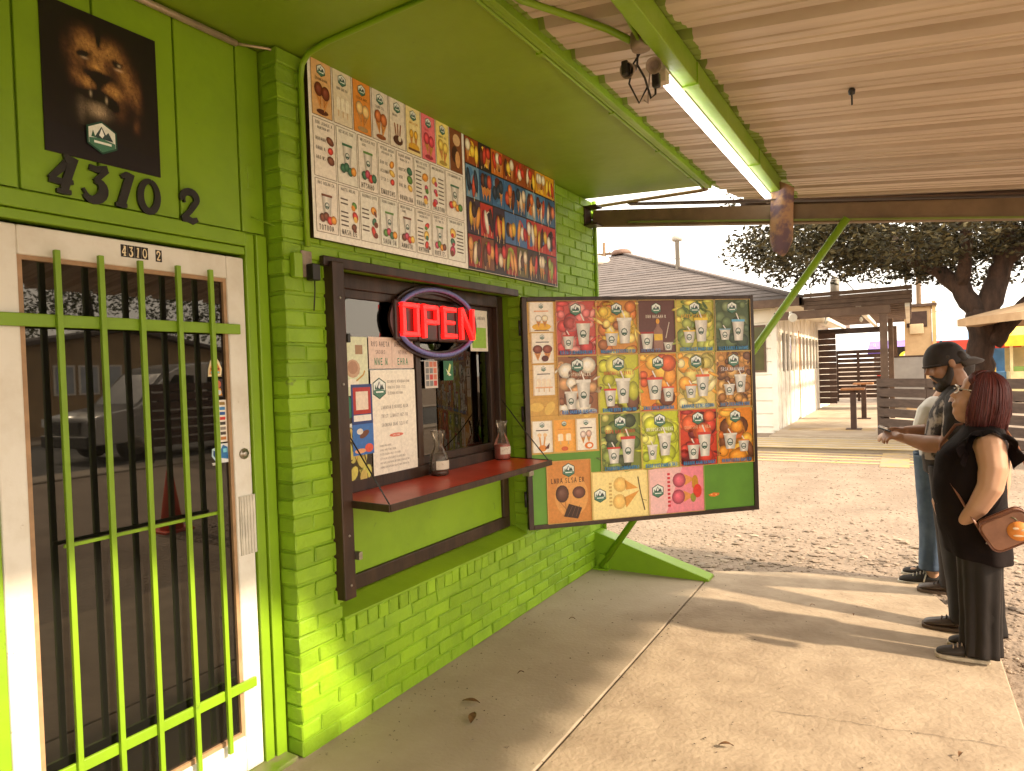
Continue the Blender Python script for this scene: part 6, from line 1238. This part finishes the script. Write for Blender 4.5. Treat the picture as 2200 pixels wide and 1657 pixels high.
def mat_tee():
    M = bpy.data.materials.new('skull_tee'); M.use_nodes = True; n = M.node_tree.nodes; l = M.node_tree.links; b = n['Principled BSDF']; b.inputs['Roughness'].default_value = .85
    tc = n.new('ShaderNodeTexCoord'); nz = n.new('ShaderNodeTexNoise'); nz.inputs['Scale'].default_value = 13; nz.inputs['Detail'].default_value = 4; l.new(tc.outputs['Object'], nz.inputs['Vector'])
    rp = n.new('ShaderNodeValToRGB'); rp.color_ramp.elements[0].position = .44; rp.color_ramp.elements[0].color = (.020,.014,.012,1); rp.color_ramp.elements[1].position = .54; rp.color_ramp.elements[1].color = (.30,.25,.21,1); l.new(nz.outputs['Fac'], rp.inputs['Fac'])
    # the print covers the chest only
    vm = n.new('ShaderNodeVectorMath'); vm.operation = 'DISTANCE'; vm.inputs[1].default_value = (.10,.08,1.14); l.new(tc.outputs['Object'], vm.inputs[0]); lt = n.new('ShaderNodeMath'); lt.operation = 'LESS_THAN'; lt.inputs[1].default_value = .20; l.new(vm.outputs['Value'], lt.inputs[0])
    mx = n.new('ShaderNodeMix'); mx.data_type = 'RGBA'; l.new(lt.outputs[0], mx.inputs[0]); mx.inputs[6].default_value = (.020,.014,.012,1); l.new(rp.outputs['Color'], mx.inputs[7]); l.new(mx.outputs[2], b.inputs['Base Color']); return M
tb = MB()
tb.loft([ring(0,0,z,fx,bx,hy,30,2.3,fo,5,.7) for z, fx, bx, hy, fo in ((.86,.165,.150,.195,.02),(.95,.178,.146,.190,.012),(1.05,.166,.148,.190,.006),(1.15,.150,.152,.200,.004),(1.24,.128,.156,.215,0),(1.31,.095,.150,.215,0),(1.36,.060,.130,.165,0),(1.395,.040,.110,.095,0),(1.405,.03,.10,.075,0))])
for s in (1, -1): cap(tb, [(-.03,s*.165,1.315),(-.018,s*.222,1.26),(.006,s*.250,1.135)], [.085,.082,.074])
crease(organic(tb, 'tee_shirt', mat_tee(), man, .008, 5), .016, .09)
for s, fx, fy in ((1,-.02,.375),(-1,.005,-.315)):
    rg = []
    for i in range(11):
        t = i/10; z = .92-.87*t; cx = .01*(1-t)+fx*t; cy = s*.085*(1-t)+fy*t; w = .135-.055*min(1,t*1.3)+.004*t; rg.append(ring(cx,cy,z,w,w,w*.95,26,2.1,.01+.03*t*t,5,t*4))
    garment(rg, 'trouser_leg', C_trs2, man, 1)
shoe(man, -.085, .378, R(0), C_shoe2, mat('brown_sole', (.10,.06,.035), .7, world_pos=False), C_black if False else mat('dark_lace', (.05,.03,.02), .8, world_pos=False), .285, .10); shoe(man, -.065, -.318, R(0), C_shoe2, MATS['brown_sole'], MATS['dark_lace'], .285, .10)
# beard, hair, cap, phone
bd = MB(); bh = random.Random(3)
for pts, rad in (([hd(-.004,.070,-.030),hd(.010,.068,-.070),hd(.040,.056,-.105),hd(.078,.025,-.130),hd(.085,0,-.135)],[.014,.022,.028,.030,.032]),([hd(-.004,-.070,-.030),hd(.010,-.068,-.070),hd(.040,-.056,-.105),hd(.078,-.025,-.130),hd(.085,0,-.135)],[.014,.022,.028,.030,.032]),([hd(.112,0,-.052),hd(.104,.026,-.058),hd(.088,.042,-.080),hd(.066,.05,-.10)],[.008,.009,.012,.02]),([hd(.112,0,-.052),hd(.104,-.026,-.058),hd(.088,-.042,-.080),hd(.066,-.05,-.10)],[.008,.009,.012,.02]),([hd(.095,0,-.098),hd(.080,0,-.135),hd(.055,0,-.150)],[.022,.034,.036]),([hd(.05,.03,-.12),hd(.03,.0,-.135),hd(.05,-.03,-.12)],[.034,.036,.034])): cap(bd, pts, rad, 10)
organic(bd, 'beard', mat('beard_hair', (.018,.011,.008), .7, c2=(.030,.018,.012), vs=60, bump=1.0, bs=220, dist=.004, world_pos=False), man, .006, 2)
hb2 = MB()
for s in (1, -1):
    for z in (.045,.030): hb2.tube([hd(.097,s*.012,.030),hd(.098,s*.030,.036),hd(.086,s*.050,.030)], .005, 6)
    cap(hb2, [hd(-.010,s*.074,.03),hd(-.004,s*.072,-.02)], [.018,.012]); cap(hb2, [hd(-.075,s*.045,.02),hd(-.085,s*.030,-.035)], [.032,.024])
hb2.build('short_hair', MATS['beard_hair'], man)
ey = MB()
for s in (1, -1): ey.ell(hd(.088,s*.032,.006),(.010,.014,.007),tl)
ey.build('eye', MATS['eye_dark'], man, kind='stuff')
ct = Matrix.Rotation(R(9), 3, 'Y'); CC = Vector((.040,0,1.548)); C_cap = mat('black_cap', (.022,.014,.012), .75, c2=(.014,.009,.008), vs=14, bump=.4, bs=250, world_pos=False)
cb = MB(); rg = []
for i in range(10):
    t = i/9; th = R(88)*t; rg.append([CC+ct @ Vector(((.120*math.cos(a)*math.cos(th)**.75 if th < R(87) else .004*math.cos(a)), .092*math.sin(a)*(math.cos(th)**.75 if th < R(87) else .04), .128*math.sin(th)**1.15)) for a in [2*math.pi*j/28 for j in range(28)]])
rg.insert(0, [CC+ct @ Vector((.119*math.cos(a), .091*math.sin(a), -.022)) for a in [2*math.pi*j/28 for j in range(28)]])
cb.loft(rg, None, True, False); cp = cb.build('backward_cap', C_cap, man); m_ = cp.modifiers.new('t','SOLIDIFY'); m_.thickness = .004
bl = MB(); vs = []; NB = 12
for i in range(NB+1):
    a = R(128+104*i/NB)
    for k in range(6): t = k/5; L = .104+.072*t*math.cos((i/NB-.5)*2.2); vs.append(CC+ct @ Vector((L*math.cos(a)*(1.1 if k == 0 else 1.1), .088*math.sin(a)*(1+.12*t), -.004+.020*t*(1-t)*2-.030*t-.030*abs(i/NB-.5))))
bl.add(vs, [(i*6+k, (i+1)*6+k, (i+1)*6+k+1, i*6+k+1) for i in range(NB) for k in range(5)], None, True); o = bl.build('cap_bill', mat('grey_bill', (.075,.055,.046), .75, world_pos=False), cp); m_ = o.modifiers.new('t','SOLIDIFY'); m_.thickness = .011
b = MB(); b.tube([CC+ct @ Vector((.121*math.cos(a), .093*math.sin(a), -.012)) for a in [R(-75+150*i/16) for i in range(17)]], .007, 6); b.build('cap_band', C_cap, cp)
MB().lathe(tuple(CC+ct @ Vector((0,0,.128))), [(.009,-.004),(.008,.004),(.002,.007)], 10).build('cap_button', C_cap, cp)
ph = thing('mobile_phone', (2.042,4.945,1.128), 'dark mobile phone in the bearded man’s hands', 'phone', math.pi); b = MB(); b.box(-.040,.040,-.078,.078,-.0045,.0045); o = b.build('phone_body', M_black, ph, bevel=.006); o.rotation_euler = (0,R(-20),0); b = MB(); b.box(-.036,.036,-.072,.072,.0050,.0056); o = b.build('phone_screen', mat('phone_glass', (.03,.03,.035), .08, spec=.8), ph); o.rotation_euler = (0,R(-20),0)

# ---------------------------------------------------------------- the person in white tee and jeans, mostly hidden
pb_ = MB()
pb_.ell((-.085,0,1.50),(.098,.078,.110)); pb_.ell((-.04,0,1.44),(.06,.056,.075)); pb_.ell((.015,0,1.465),(.014,.012,.02)); cap(pb_, [(-.06,0,1.40),(.0,0,1.29)], [.055,.062]); cap(pb_, [(-.01,0,1.2),(.0,0,1.0),(.0,0,.9)], [.12,.12,.125]); cap(pb_, [(-.01,-.15,1.25),(-.01,.15,1.25)], [.07,.07])
cap(pb_, [(.06,.19,1.24),(.115,.215,1.12),(.160,.215,1.03),(.23,.16,1.035),(.29,.12,1.045)], [.060,.054,.046,.038,.028]); hand(pb_, (.29,.12,1.045), (1,-.3,.05), (0,0,1), (.2,-.9,.2), .85, .7)
cap(pb_, [(.0,-.19,1.24),(.03,-.22,1.10),(.05,-.22,1.0),(.10,-.19,.86),(.12,-.17,.80)], [.060,.054,.046,.038,.028]); hand(pb_, (.12,-.17,.80), (.2,.1,-1), (1,0,.2), (.5,.6,0), .95, .5)
for s in (1, -1): cap(pb_, [(.03,s*.09,.88),(.09,s*.10,.48),(.08,s*.10,.10),(.08,s*.10,.07)], [.10,.06,.042,.04]); cap(pb_, [(.07,s*.10,.045),(.20,s*.10,.035)], [.034,.027])
p3 = organic(pb_, 'person', SK1, None, .0075, 5); p3.location = (2.375,5.56,-.012); p3.rotation_euler = (0,0,math.pi)
tag(p3, 'person in white tee and blue jeans standing behind the bearded man', 'person', 'people waiting at the window')
tb = MB(); tb.loft([ring(0,0,z,fx,bx,hy,28,2.3,fo,5,.3) for z, fx, bx, hy, fo in ((.86,.135,.135,.175,.02),(1.0,.150,.128,.175,.01),(1.12,.165,.132,.185,0),(1.22,.150,.130,.190,0),(1.28,.080,.105,.150,0),(1.315,.05,.08,.09,0))])
cap(tb, [(.045,.15,1.255),(.075,.195,1.22),(.110,.212,1.125)], [.074,.076,.070]); cap(tb, [(-.005,-.15,1.255),(.01,-.2,1.22),(.028,-.222,1.115)], [.074,.076,.070])
crease(organic(tb, 'white_tee', C_wht, p3, .008, 4), .014, .09)
for s in (1, -1):
    rg = []
    for i in range(12):
        t = i/11; z = .92-.81*t; cx = .05*(1-t)+.085*t; cy = s*(.085+.015*t); w = .125-.055*min(1,t*1.35)+.004*t; rg.append(ring(cx,cy,z,w,w,w*.95,26,2.1,.01+.045*t**3,7,t*9))
    garment(rg, 'jean_leg', C_jean, p3, 1)
C_cv = mat('black_canvas', (.025,.020,.018), .8, world_pos=False); C_rub = mat('white_rubber', (.62,.55,.45), .5, world_pos=False)
shoe(p3, .02, .10, R(2), C_cv, C_rub, C_rub, .27, .094); shoe(p3, .0, -.10, R(-4), C_cv, C_rub, C_rub, .27, .094)
hh = MB(); hh.ell((-.097,0,1.522),(.104,.088,.106), None, 16, 10); hh.build('short_hair', MATS['beard_hair'], p3)
